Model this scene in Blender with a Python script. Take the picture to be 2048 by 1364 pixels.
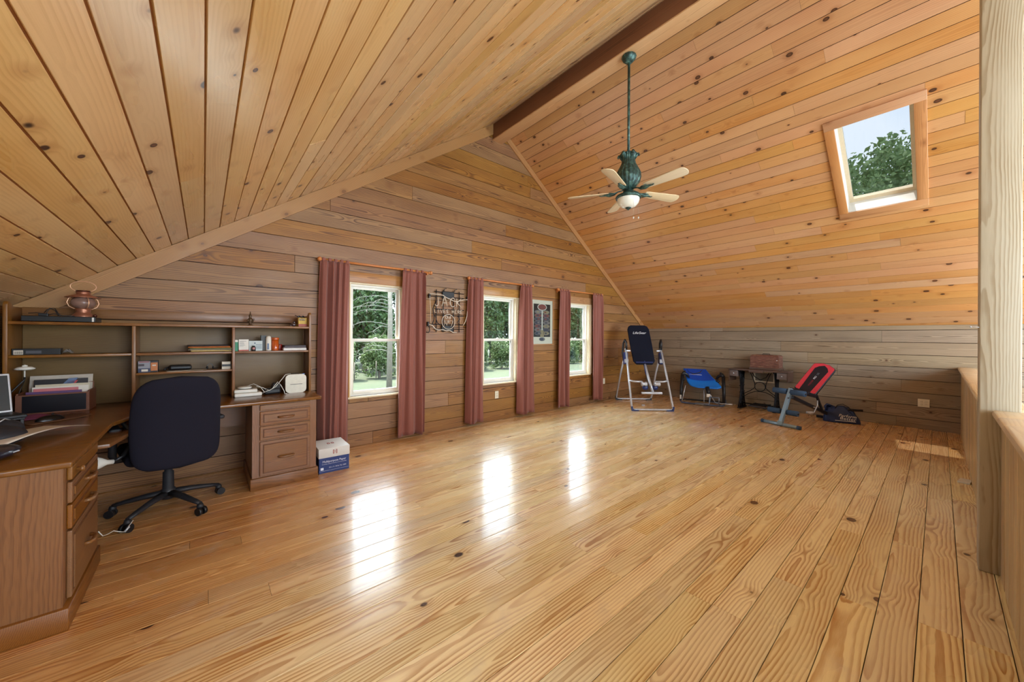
import bpy, bmesh, math, random
from mathutils import Vector, Matrix, noise
PI = math.pi
for o in list(bpy.data.objects): bpy.data.objects.remove(o)
SC = bpy.context.scene; COL = SC.collection
R = random.Random(7)

# ------------------------------------------------------------------ camera
YAW, ROLL, F, CY, EYE = math.radians(40.34), math.radians(.3), 726.2, 672.4, 1.33
fw = Vector((math.sin(YAW), math.cos(YAW), 0)); rt = Vector((math.cos(YAW), -math.sin(YAW), 0)); up = Vector((0, 0, 1))
r2 = rt*math.cos(ROLL)+up*math.sin(ROLL); u2 = up*math.cos(ROLL)-rt*math.sin(ROLL)
cam = bpy.data.cameras.new('camera'); co = bpy.data.objects.new('camera', cam); COL.objects.link(co)
m = Matrix((r2, u2, -fw)).transposed().to_4x4(); m.translation = Vector((0, 0, EYE)); co.matrix_world = m
cam.sensor_fit = 'HORIZONTAL'; cam.sensor_width = 36; cam.lens = F/2048*36; cam.shift_y = (CY-682)/2048
cam.clip_start = .02; cam.clip_end = 300
SC.camera = co

# ------------------------------------------------------------------ sky, sun, lamps, exposure
w = bpy.data.worlds.new('world'); SC.world = w; w.use_nodes = True
nt = w.node_tree; nt.nodes.clear()
wo = nt.nodes.new('ShaderNodeOutputWorld'); bg = nt.nodes.new('ShaderNodeBackground')
tc = nt.nodes.new('ShaderNodeTexCoord'); nz = nt.nodes.new('ShaderNodeTexNoise'); cr = nt.nodes.new('ShaderNodeValToRGB')
nz.inputs['Scale'].default_value = 2.2; nz.inputs['Detail'].default_value = 5
cr.color_ramp.elements[0].position = .35; cr.color_ramp.elements[0].color = (.56, .72, .92, 1)
cr.color_ramp.elements[1].position = .6; cr.color_ramp.elements[1].color = (.88, .94, 1, 1)
nt.links.new(tc.outputs['Generated'], nz.inputs['Vector']); nt.links.new(nz.outputs['Fac'], cr.inputs['Fac'])
nt.links.new(cr.outputs['Color'], bg.inputs['Color']); nt.links.new(bg.outputs[0], wo.inputs[0])
bg.inputs['Strength'].default_value = 10.0
def lamp(name, kind, loc, direction, energy, color=(1, 1, 1), **kw):
    l = bpy.data.lights.new(name, kind); l.energy = energy; l.color = color
    for k, v in kw.items(): setattr(l, k, v)
    o = bpy.data.objects.new(name, l); COL.objects.link(o); o.location = loc
    o.rotation_euler = Vector(direction).to_track_quat('-Z', 'Y').to_euler(); return o
lamp('sun', 'SUN', (0, 0, 30), (.95, -.33, -3.2), 26.0, (1, .93, .82), angle=.012)
# added fill: unseen area lamps behind the camera, over the stairwell and at left
lamp('rear_fill', 'AREA', (1.9, -3.1, 1.75), (.25, 1, -.06), 165, (.70, .87, 1), shape='RECTANGLE', size=2.6, size_y=1.9)
lamp('stairwell_fill', 'AREA', (6.6, -2.9, 1.6), (-.2, 1, -.08), 290, (.72, .88, 1), shape='RECTANGLE', size=2.4, size_y=2.2)
lamp('left_fill', 'AREA', (-.95, -1.7, .95), (1, .22, .08), 48, (.74, .89, 1), shape='RECTANGLE', size=1.6, size_y=.9)  # added fill from the left to brighten the post; no window there
for x in (1.655, 3.605, 5.53):   # portals: only guide the sampling of the sky
    pl = lamp('window_portal', 'AREA', (x, 4.69, 1.28), (0, -1, 0), 1, shape='RECTANGLE', size=.64, size_y=1.34); pl.data.cycles.is_portal = True
    lamp('window_daylight', 'AREA', (x, 4.515, 1.28), (0, -1, -.1), 7, (.78, .91, 1), shape='RECTANGLE', size=.56, size_y=1.2)
SC.view_settings.view_transform = 'Standard'; SC.view_settings.look = 'None'
SC.view_settings.gamma = 1; SC.view_settings.use_curve_mapping = False; SC.view_settings.exposure = 0.12

# ------------------------------------------------------------------ mesh helpers
class MB:
    def __init__(s): s.v = []; s.f = []; s.sm = []
    def add(s, vs, fs, smooth=False):
        b = len(s.v); s.v += [tuple(v) for v in vs]; s.f += [tuple(i+b for i in f) for f in fs]; s.sm += [smooth]*len(fs); return s
    def box(s, x0, x1, y0, y1, z0, z1, M=None):
        vs = [Vector((x, y, z)) for x in (x0, x1) for y in (y0, y1) for z in (z0, z1)]
        if M: vs = [M @ v for v in vs]
        return s.add(vs, [(0, 1, 3, 2), (4, 6, 7, 5), (0, 4, 5, 1), (2, 3, 7, 6), (0, 2, 6, 4), (1, 5, 7, 3)])
    def rbox(s, x0, x1, y0, y1, z0, z1, b=.004, M=None):
        """box with all edges chamfered"""
        bm = bmesh.new(); bmesh.ops.create_cube(bm, size=1)
        for v in bm.verts: v.co = Vector(((x0+x1)/2+v.co.x*(x1-x0), (y0+y1)/2+v.co.y*(y1-y0), (z0+z1)/2+v.co.z*(z1-z0)))
        b = min(b, .49*min(abs(x1-x0), abs(y1-y0), abs(z1-z0)))
        bmesh.ops.bevel(bm, geom=bm.edges[:], offset=b, segments=2, profile=.5, affect='EDGES')
        return s.bm(bm, M)
    def bm(s, bm, M=None, smooth=False):
        bm.verts.index_update()
        s.add([(M @ v.co) if M else v.co.copy() for v in bm.verts], [[v.index for v in f.verts] for f in bm.faces], smooth); bm.free(); return s
    def prism(s, pts, axis, a, b, M=None):
        """polygon pts (2-D) extruded along axis from a to b; axis x: pts=(y,z), y: (x,z), z: (x,y)"""
        def P(p, t): return Vector({'x': (t, p[0], p[1]), 'y': (p[0], t, p[1]), 'z': (p[0], p[1], t)}[axis])
        n = len(pts); vs = [P(p, a) for p in pts]+[P(p, b) for p in pts]
        if M: vs = [M @ v for v in vs]
        return s.add(vs, [tuple(range(n))[::-1], tuple(range(n, 2*n))]+[(i, (i+1) % n, n+(i+1) % n, n+i) for i in range(n)])
    def cyl(s, p, q, r, r1=None, n=12, caps=True):
        return s.tube([p, q], [r, r if r1 is None else r1], n, caps)
    def tube(s, pts, r, n=8, caps=True, flat=None, smooth=True):
        pts = [Vector(p) for p in pts]; k = len(pts); rs = r if isinstance(r, (list, tuple)) else [r]*k
        vs = []; prev = None
        for i, p in enumerate(pts):
            t = (pts[min(i+1, k-1)]-pts[max(i-1, 0)]); t = t.normalized() if t.length > 1e-9 else Vector((0, 0, 1))
            if prev is None:
                a = Vector((0, 0, 1)) if abs(t.z) < .9 else Vector((1, 0, 0)); n1 = t.cross(a).normalized()
            else:
                n1 = (prev-t*prev.dot(t)); n1 = n1.normalized() if n1.length > 1e-6 else t.orthogonal().normalized()
            prev = n1; n2 = t.cross(n1)
            for j in range(n):
                a = 2*PI*j/n; fl = flat or 1
                vs.append(p+n1*math.cos(a)*rs[i]+n2*math.sin(a)*rs[i]*fl)
        fs = [(i*n+j, i*n+(j+1) % n, (i+1)*n+(j+1) % n, (i+1)*n+j) for i in range(k-1) for j in range(n)]
        s.add(vs, fs, smooth)
        if caps: s.add(vs[:n], [tuple(range(n))[::-1]]); s.add(vs[-n:], [tuple(range(n))])
        return s
    def lathe(s, prof, c=(0, 0, 0), n=24, M=None, smooth=True, lobes=0, amp=0):
        vs = []; k = len(prof)
        for (r, z) in prof:
            for j in range(n):
                a = 2*PI*j/n; rr = r*(1+amp*math.cos(lobes*a)) if lobes else r
                vs.append(Vector((c[0]+rr*math.cos(a), c[1]+rr*math.sin(a), c[2]+z)))
        if M: vs = [M @ v for v in vs]
        return s.add(vs, [(i*n+j, i*n+(j+1) % n, (i+1)*n+(j+1) % n, (i+1)*n+j) for i in range(k-1) for j in range(n)], smooth)
    def ball(s, c, r, sc=(1, 1, 1), n=12, M=None):
        bm = bmesh.new(); bmesh.ops.create_uvsphere(bm, u_segments=n, v_segments=max(6, n*2//3), radius=1)
        for v in bm.verts: v.co = Vector((c[0]+v.co.x*r*sc[0], c[1]+v.co.y*r*sc[1], c[2]+v.co.z*r*sc[2]))
        return s.bm(bm, M, True)
    def grid(s, fn, nu, nv, smooth=True, closed=False):
        vs = [Vector(fn(i/nu, j/nv)) for j in range(nv+1) for i in range(nu+1)]
        return s.add(vs, [(j*(nu+1)+i, j*(nu+1)+i+1, (j+1)*(nu+1)+i+1, (j+1)*(nu+1)+i) for j in range(nv) for i in range(nu)], smooth)
    def mesh(s, name, mat):
        me = bpy.data.meshes.new(name); me.from_pydata([tuple(v) for v in s.v], [], s.f)
        me.polygons.foreach_set('use_smooth', s.sm); me.materials.append(mat)
        return me
    def build(s, name, mat, parent=None, loc=None, fix=True):
        me = s.mesh(name, mat)
        if fix:
            bm = bmesh.new(); bm.from_mesh(me); bmesh.ops.remove_doubles(bm, verts=bm.verts, dist=1e-6)
            bmesh.ops.recalc_face_normals(bm, faces=bm.faces); bm.to_mesh(me); bm.free()
        o = bpy.data.objects.new(name, me); COL.objects.link(o)
        if parent: o.parent = parent
        if loc: o.location = loc
        return o
def tag(o, label=None, cat=None, group=None, kind=None):
    for k, v in (('label', label), ('category', cat), ('group', group), ('kind', kind)):
        if v: o[k] = v
    return o
def empty(name, loc=(0, 0, 0), rz=0, **kw):
    o = bpy.data.objects.new(name, None); COL.objects.link(o); o.location = loc; o.rotation_euler = (0, 0, rz); o.empty_display_size = .05
    return tag(o, **kw)
def struct(name, label, cat): return empty(name, label=label, cat=cat, kind='structure')
def kids(o): return [c for c in bpy.data.objects if c.parent == o]
def copy_tree(o, parent=None):
    c = o.copy(); COL.objects.link(c); c.parent = parent
    for ch in kids(o): copy_tree(ch, c)
    return c
def bev(o, w=.003, seg=2):
    b = o.modifiers.new('edge', 'BEVEL'); b.width = w; b.segments = seg; b.limit_method = 'ANGLE'; b.angle_limit = .6
    for p in o.data.polygons: p.use_smooth = True
    return o
def text(s, parent, mat, size, M, name='lettering', extrude=.0006, shear=0, align='CENTER', xs=1.0):
    c = bpy.data.curves.new(name, 'FONT'); c.body = s; c.size = size; c.extrude = extrude; c.shear = shear
    c.align_x = align; c.align_y = 'CENTER'; c.materials.append(mat); c.resolution_u = 2
    t_o = bpy.data.objects.new('text_curve', c); COL.objects.link(t_o); bpy.context.view_layer.update()
    me = bpy.data.meshes.new_from_object(t_o.evaluated_get(bpy.context.evaluated_depsgraph_get())); bpy.data.objects.remove(t_o); bpy.data.curves.remove(c)
    me.name = name
    if not me.materials: me.materials.append(mat)
    o = bpy.data.objects.new(name, me); COL.objects.link(o); o.parent = parent; o.matrix_local = M @ Matrix.Diagonal((xs, 1, 1, 1)); return o
def frame(o, x, y):
    """matrix with origin o, local x and y directions"""
    x = Vector(x).normalized(); y = Vector(y); y = (y-x*y.dot(x)).normalized(); z = x.cross(y)
    M = Matrix((x, y, z)).transposed().to_4x4(); M.translation = Vector(o); return M

# ------------------------------------------------------------------ materials
def srgb(r, g, b):
    f = lambda c: (c/255/12.92) if c <= 10 else ((c/255+.055)/1.055)**2.4
    return (f(r), f(g), f(b), 1)
class NT:
    def __init__(s, name):
        s.m = bpy.data.materials.new(name); s.m.use_nodes = True; s.t = s.m.node_tree; s.t.nodes.clear()
        s.o = s.n('OutputMaterial'); s.p = s.n('BsdfPrincipled'); s.l(s.p.outputs[0], s.o.inputs[0])
    def n(s, k, **kw):
        x = s.t.nodes.new('ShaderNode'+k)
        for a, b in kw.items(): setattr(x, a, b)
        return x
    def l(s, a, b): s.t.links.new(a, b)
    def val(s, inp, v):
        if isinstance(v, (int, float, tuple, list, Vector)): inp.default_value = v
        else: s.l(v, inp)
    def math(s, op, a, b=None, c=None, clamp=False):
        x = s.n('Math', operation=op, use_clamp=clamp)
        for i, v in enumerate((a, b, c)):
            if v is not None: s.val(x.inputs[i], v)
        return x.outputs[0]
    def mix(s, f, a, b, kind='MIX'):
        x = s.n('Mix', data_type='RGBA', blend_type=kind); s.val(x.inputs['Factor'], f); s.val(x.inputs[6], a); s.val(x.inputs[7], b); return x.outputs[2]
    def noise(s, vec, scale, detail=2, rough=.5, dist=0):
        x = s.n('TexNoise'); s.l(vec, x.inputs['Vector']); x.inputs['Scale'].default_value = scale; x.inputs['Detail'].default_value = detail
        x.inputs['Roughness'].default_value = rough; x.inputs['Distortion'].default_value = dist; return x.outputs['Fac']
    def comb(s, a, b, c):
        x = s.n('CombineXYZ'); s.val(x.inputs[0], a); s.val(x.inputs[1], b); s.val(x.inputs[2], c); return x.outputs[0]
    def ramp(s, f, pts):
        x = s.n('ValToRGB'); e = x.color_ramp.elements
        while len(e) < len(pts): e.new(.5)
        for i, (p, c) in enumerate(pts): e[i].position = p; e[i].color = c if len(c) == 4 else (*c, 1)
        s.l(f, x.inputs[0]); return x.outputs[0]
    def mrange(s, v, a, b, c=0, d=1, smooth=True):
        x = s.n('MapRange', interpolation_type='SMOOTHSTEP' if smooth else 'LINEAR'); s.val(x.inputs[0], v)
        for i, q in enumerate((a, b, c, d)): x.inputs[i+1].default_value = q
        return x.outputs[0]
    def bump(s, h, strength=.3, dist=.002):
        x = s.n('Bump'); x.inputs['Strength'].default_value = strength; x.inputs['Distance'].default_value = dist; s.l(h, x.inputs['Height']); s.l(x.outputs[0], s.p.inputs['Normal'])
def simple(name, col, rough=.5, metal=0, spec=.5, noise_amt=.06, nscale=40, coat=0, trans=0, bump=0, emit=None, sheen=0, ior=1.45):
    t = NT(name); tcn = t.n('TexCoord'); f = t.noise(tcn.outputs['Object'], nscale, 3)
    c = col if len(col) == 4 else (*col, 1)
    d = tuple(max(0, x*(1-noise_amt*2)) for x in c[:3])+(1,); e = tuple(min(1, x*(1+noise_amt*2)) for x in c[:3])+(1,)
    t.l(t.mix(f, d, e), t.p.inputs['Base Color'])
    t.p.inputs['Roughness'].default_value = rough; t.p.inputs['Metallic'].default_value = metal
    t.p.inputs['Specular IOR Level'].default_value = spec; t.p.inputs['Coat Weight'].default_value = coat
    t.p.inputs['Transmission Weight'].default_value = trans; t.p.inputs['IOR'].default_value = ior
    if sheen: t.p.inputs['Sheen Weight'].default_value = sheen
    if bump: t.bump(f, bump)
    return t.m
def wood(name, light, dark, knot=(.045, .016, .006, 1), rings=95, warp=.12, contrast=.8, knots=1.0, kscale=6, rough=.3, rvar=.12,
         var=.22, axis='x', tint=(1, .8, .6, 1), tintamt=.3, spec=.5, coat=0, wear=0, fine=.25, knotsize=.12, stretch=.7, redden=0, wav=.35, bmp=.35):
    t = NT(name); tcn = t.n('TexCoord'); sp = t.n('SeparateXYZ'); t.l(tcn.outputs['Object'], sp.inputs[0])
    X, Y, Z = {'x': (0, 1, 2), 'y': (1, 0, 2), 'z': (2, 0, 1), 'xz': (0, 2, 1), 'yz': (1, 2, 0), 'zy': (2, 1, 0)}[axis]
    x, y, z = sp.outputs[X], sp.outputs[Y], sp.outputs[Z]
    oi = t.n('ObjectInfo'); rnd = oi.outputs['Random']
    fr = lambda k, s_, o_: t.math('MULTIPLY_ADD', t.math('FRACT', t.math('MULTIPLY', rnd, k)), s_, o_)
    xo = t.math('MULTIPLY_ADD', rnd, 61.7, x)
    v1 = t.comb(t.math('MULTIPLY', xo, .55), t.math('MULTIPLY', y, 1.4), t.math('MULTIPLY', rnd, 31))
    n1 = t.noise(v1, 1.0, 2, .45); v2 = t.comb(t.math('MULTIPLY', xo, .9), t.math('MULTIPLY', rnd, 17), 3.0); n2 = t.noise(v2, 1.0, 1)
    # knots: a slice through a field of cells
    vo = t.n('TexVoronoi', voronoi_dimensions='3D', feature='F1'); vo.inputs['Scale'].default_value = kscale
    t.l(t.comb(t.math('MULTIPLY', xo, stretch), y, t.math('MULTIPLY', rnd, 43.0)), vo.inputs['Vector']); d = vo.outputs['Distance']
    near = t.mrange(d, .0, .38, 1, 0)
    zc = t.math('MULTIPLY_ADD', n1, warp, t.math('ADD', fr(13.7, .07, -.04-warp*.5), z))
    yc = t.math('ADD', y, t.math('MULTIPLY_ADD', n2, .07, fr(7.3, .13, -.10)))
    rr = t.math('SQRT', t.math('ADD', t.math('MULTIPLY', zc, zc), t.math('MULTIPLY', yc, yc)))
    wob = t.noise(t.comb(t.math('MULTIPLY', xo, 9), t.math('MULTIPLY', y, 45), 0), 1, 1)
    ph = t.math('ADD', t.math('MULTIPLY', rr, rings), t.math('ADD', t.math('MULTIPLY', near, 1.6*knots), t.math('MULTIPLY', wob, wav)))
    fq = t.math('FRACT', ph)
    band = t.math('MULTIPLY', t.mrange(fq, .25, .86), t.mrange(fq, .9, 1.0, 1, 0))
    fib = t.noise(t.comb(t.math('MULTIPLY', xo, 14), t.math('MULTIPLY', y, 420), t.math('MULTIPLY', z, 420)), 1, 0)
    big = t.noise(t.comb(t.math('MULTIPLY', xo, 1.3), t.math('MULTIPLY', y, 6), t.math('MULTIPLY', rnd, 9)), 1, 2)
    ff = t.math('MULTIPLY', band, t.math('MULTIPLY_ADD', t.mrange(big, .3, .7), .6, .4))
    ff = t.math('ADD', t.math('MULTIPLY', ff, contrast), t.math('MULTIPLY', t.math('SUBTRACT', fib, .5), fine), clamp=True)
    col = t.mix(ff, light, dark)
    col = t.mix(t.math('MULTIPLY', t.mrange(big, .35, .75), tintamt), col, t.mix(1.0, col, tint, 'MULTIPLY'))
    bri = fr(29.1, var*2, 1-var)
    hs = t.n('HueSaturation'); t.val(hs.inputs['Value'], bri); t.val(hs.inputs['Hue'], fr(5.9, .010, .496)); t.val(hs.inputs['Saturation'], fr(17.9, .2, .9)); t.l(col, hs.inputs['Color']); col = hs.outputs[0]
    if knots:
        kz = t.n('SeparateColor'); t.l(vo.outputs['Color'], kz.inputs[0])
        size = t.math('MULTIPLY_ADD', kz.outputs[0], knotsize*.8, knotsize*.35)
        ratio = t.math('DIVIDE', d, size); km = t.mrange(ratio, .75, 1.05, 1, 0)
        halo = t.mrange(ratio, .9, 2.6, .5, 0)
        col = t.mix(t.math('MULTIPLY', halo, .8), col, t.mix(1.0, col, (.55, .36, .22, 1), 'MULTIPLY'))
        kin = t.mix(t.mrange(ratio, .25, .8), tuple(min(1, c*3) for c in knot[:3])+(1,), knot)
        col = t.mix(t.math('MULTIPLY', km, knots, clamp=True), col, kin)
    if redden:   # redder and darker toward the desk corner, gable wall and knee wall
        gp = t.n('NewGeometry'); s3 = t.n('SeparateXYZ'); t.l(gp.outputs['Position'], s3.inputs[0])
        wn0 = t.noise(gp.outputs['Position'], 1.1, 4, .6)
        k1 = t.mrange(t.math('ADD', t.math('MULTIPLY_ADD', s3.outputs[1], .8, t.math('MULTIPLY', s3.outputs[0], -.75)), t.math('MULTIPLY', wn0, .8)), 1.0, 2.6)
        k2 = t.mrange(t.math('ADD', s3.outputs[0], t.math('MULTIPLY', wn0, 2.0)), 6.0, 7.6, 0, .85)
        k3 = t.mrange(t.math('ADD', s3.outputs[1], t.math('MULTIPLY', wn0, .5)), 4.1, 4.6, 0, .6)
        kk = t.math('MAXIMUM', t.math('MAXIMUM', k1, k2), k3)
        col = t.mix(t.math('MULTIPLY', kk, redden), col, t.mix(1.0, col, (.68, .40, .22, 1), 'MULTIPLY'))
    if wear:
        wn = t.noise(tcn.outputs['Object'], 3.1, 6, .65, .6); col = t.mix(t.mrange(wn, .56, .8, 0, wear), col, (.62, .52, .44, 1))
    t.l(col, t.p.inputs['Base Color'])
    rn = t.noise(t.comb(t.math('MULTIPLY', xo, 2), t.math('MULTIPLY', y, 9), 5.0), 1, 1)
    t.l(t.math('MULTIPLY_ADD', rn, rvar*2, rough-rvar), t.p.inputs['Roughness'])
    t.p.inputs['Specular IOR Level'].default_value = spec; t.p.inputs['Coat Weight'].default_value = coat; t.p.inputs['Coat Roughness'].default_value = .08
    wave = t.noise(t.comb(t.math('MULTIPLY', xo, 3), t.math('MULTIPLY', y, 14), 2.0), 1, 1)
    t.bump(t.math('ADD', t.math('MULTIPLY', wave, 1.0), t.math('MULTIPLY', ff, -.12)), bmp, .004)
    return t.m
M_CEIL = wood('ceiling_pine', srgb(212, 174, 122), srgb(184, 138, 86), rings=70, contrast=.4, knots=1, kscale=6.5, rough=.29, rvar=.08, var=.12, tint=(.88, .76, .62, 1), tintamt=.5, knotsize=.14, bmp=.22)
M_CEILR = wood('ceiling_pine_reddish', srgb(200, 148, 96), srgb(158, 104, 62), rings=70, contrast=.4, knots=1, kscale=6.5, rough=.38, rvar=.08, var=.075, tint=(.9, .76, .64, 1), tintamt=.4, knotsize=.13, bmp=.25)
M_WALL = wood('wall_yellow_pine', srgb(153, 107, 58), srgb(86, 48, 20), rings=68, warp=.2, contrast=.95, knots=.9, kscale=4.2, rough=.5, var=.09, knotsize=.10, tint=(.9, .8, .68, 1), tintamt=.35)
M_KNEE = wood('knee_wall_grey_pine', srgb(146, 126, 102), srgb(94, 74, 54), rings=68, warp=.2, contrast=.9, knots=.9, kscale=4.2, rough=.5, var=.10, knotsize=.10, tint=(.9, .88, .86, 1), tintamt=.4)  # greyer base colour than the gable wall
M_FLOOR = wood('floor_heart_pine', srgb(246, 230, 184), srgb(178, 128, 72), rings=62, warp=.2, contrast=.85, knots=1, kscale=4.2, rough=.27, rvar=.06, var=.10, knotsize=.11, tint=(.92, .78, .62, 1), tintamt=.45, spec=.5, coat=.35, wear=.3, redden=.9)
M_TRIM = wood('trim_pine', srgb(176, 128, 76), srgb(128, 84, 44), rings=100, contrast=.7, knots=.5, rough=.4, var=.05)
M_TRIMR = wood('beam_pine', srgb(128, 76, 42), srgb(84, 44, 22), rings=90, contrast=.6, knots=.4, rough=.4, var=.05, axis='y')
M_TRIMY = wood('beam_soffit_pine', srgb(222, 176, 120), srgb(172, 122, 74), rings=100, contrast=.7, knots=.4, rough=.4, var=.05, axis='y')
M_POST = wood('post_pine', srgb(184, 175, 154), srgb(138, 118, 88), rings=120, warp=.10, contrast=.8, wav=.5, knots=.0, rough=.5, var=.04, axis='zy', tint=(.94, .88, .78, 1))
M_RAIL = wood('rail_pine', srgb(196, 168, 122), srgb(150, 112, 70), rings=80, contrast=.7, knots=.4, rough=.35, var=.08, axis='z', kscale=3.5)
M_CAP = wood('rail_cap_pine', srgb(216, 194, 156), srgb(178, 144, 104), rings=80, contrast=.6, knots=.2, rough=.35, var=.05, axis='x')
def oak(name, axis, k=1.0, rough=.35):
    L = tuple(c*k for c in srgb(130, 84, 40)[:3])+(1,); D = tuple(c*k for c in srgb(84, 47, 19)[:3])+(1,)
    return wood(name, L, D, rings=150, warp=.16, contrast=.65, wav=1.1, knots=0, rough=rough, rvar=.05, var=.03, axis=axis, fine=.7, tintamt=.2)
M_OAK_X = oak('oak_grain_x', 'x'); M_OAK_XZ = oak('oak_front', 'xz'); M_OAK_Z = oak('oak_upright', 'z'); M_OAK_Y = oak('oak_grain_y', 'yz')
M_OAK_TOP = oak('oak_top', 'x', .85, .22); M_OAK_BACK = wood('oak_back_panel', srgb(116, 88, 50), srgb(78, 54, 28), rings=120, warp=.2, contrast=.75, wav=.9, knots=0, rough=.5, var=.02, axis='xz', fine=.4)
M_DARKGAP = simple('joint_dark', srgb(52, 30, 16), .9, noise_amt=.1)
M_BACKC = simple('joint_brown', srgb(150, 98, 54), .8, noise_amt=.1)
M_WHITE = simple('white_vinyl', srgb(226, 222, 212), .35, noise_amt=.02)
M_CREAM = simple('cream_wood', srgb(222, 204, 170), .45, noise_amt=.04)
M_PLASTW = simple('white_plastic', srgb(215, 212, 202), .4, noise_amt=.02)
M_BLACK = simple('black_plastic', srgb(24, 24, 27), .42, noise_amt=.1)
M_BLACKG = simple('black_gloss', srgb(10, 10, 12), .32, noise_amt=.05)
M_GLASS = None
def glass_mat(c=(.93, .97, .97, 1), name='window_glass'):
    t = NT(name); t.t.nodes.remove(t.p)
    tr = t.n('BsdfTransparent'); tr.inputs[0].default_value = c; gl = t.n('BsdfGlossy'); gl.inputs['Roughness'].default_value = .02
    lw = t.n('LayerWeight'); lw.inputs[0].default_value = .25; mx = t.n('MixShader')
    t.l(t.math('MULTIPLY_ADD', lw.outputs['Fresnel'], .22, .015), mx.inputs[0]); t.l(tr.outputs[0], mx.inputs[1]); t.l(gl.outputs[0], mx.inputs[2]); t.l(mx.outputs[0], t.o.inputs[0]); return t.m
M_GLASS = glass_mat(); M_GLASST = glass_mat((.29, .30, .31, 1), 'tinted_skylight_glass')

# ------------------------------------------------------------------ room geometry
G, K, KL = 4.53, 8.04, -1.13                  # gable wall, knee walls
RX, RZ, SL, SR_ = 3.527, 4.702, .683, .705    # ridge, slopes
zl = lambda x: RZ-SL*(RX-x)
zr = lambda x: RZ-SR_*(x-RX)
YB = -3.4                                     # back of the loft
def plank_mesh(L, W, T, ch, mat, name='plank'):
    """board lying along x, face up (+z at 0), thickness below, long edges chamfered"""
    h = W/2; prof = [(-h, -T), (h, -T), (h, -ch), (h-ch, 0), (-h+ch, 0), (-h, -ch)]
    return MB().prism(prof, 'x', -L/2, L/2).mesh(name, mat)
def put(me, name, parent, M):
    o = bpy.data.objects.new(name, me); COL.objects.link(o); o.parent = parent; o.matrix_local = M; return o
def segs(a, b, lo, hi, rnd, first=None):
    c = [a]; x = a+(first if first is not None else rnd.uniform(.3, hi))
    while x < b-.25: c.append(x); x += rnd.uniform(lo, hi)
    return list(zip(c, c[1:]+[b]))

# floor: boards run along x
floor = struct('floor', 'varnished heart pine plank floor running toward the far knee wall', 'floor')
P0 = .1335; rf = random.Random(11)
n0 = -2
rows = [.062-.1335+P0*i for i in range(-2, 35)]
FY0 = -.245
for i, y0 in enumerate(rows):
    y1 = min(y0+P0, G+.01)
    y0c = max(y0, FY0)
    if y1-y0c < .02: continue
    for a, b in segs(KL, K+.01, 1.9, 4.6, rf):
        L = b-a-.0015; W = y1-y0c-.003
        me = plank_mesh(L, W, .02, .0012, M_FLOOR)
        M = Matrix.Translation(((a+b)/2, (y0c+y1)/2, rf.uniform(-.0006, .0003)))
        put(me, 'plank', floor, M @ Matrix.Rotation(rf.uniform(-.0012, .0012), 4, 'X'))
MB().box(KL, K, FY0, G+.02, -.06, -.0215).build('subfloor', M_DARKGAP, floor)
# the part of the loft floor behind the camera, joined (out of sight of the photograph)
b = MB()
for i in range(24): b.box(KL, 1.1, FY0-.1335*(i+1)+.001, FY0-.1335*i-.001, -.02, 0)
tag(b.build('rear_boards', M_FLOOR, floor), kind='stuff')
MB().box(KL, 1.1, YB, FY0, -.06, -.0215).build('subfloor', M_DARKGAP, floor)

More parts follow.
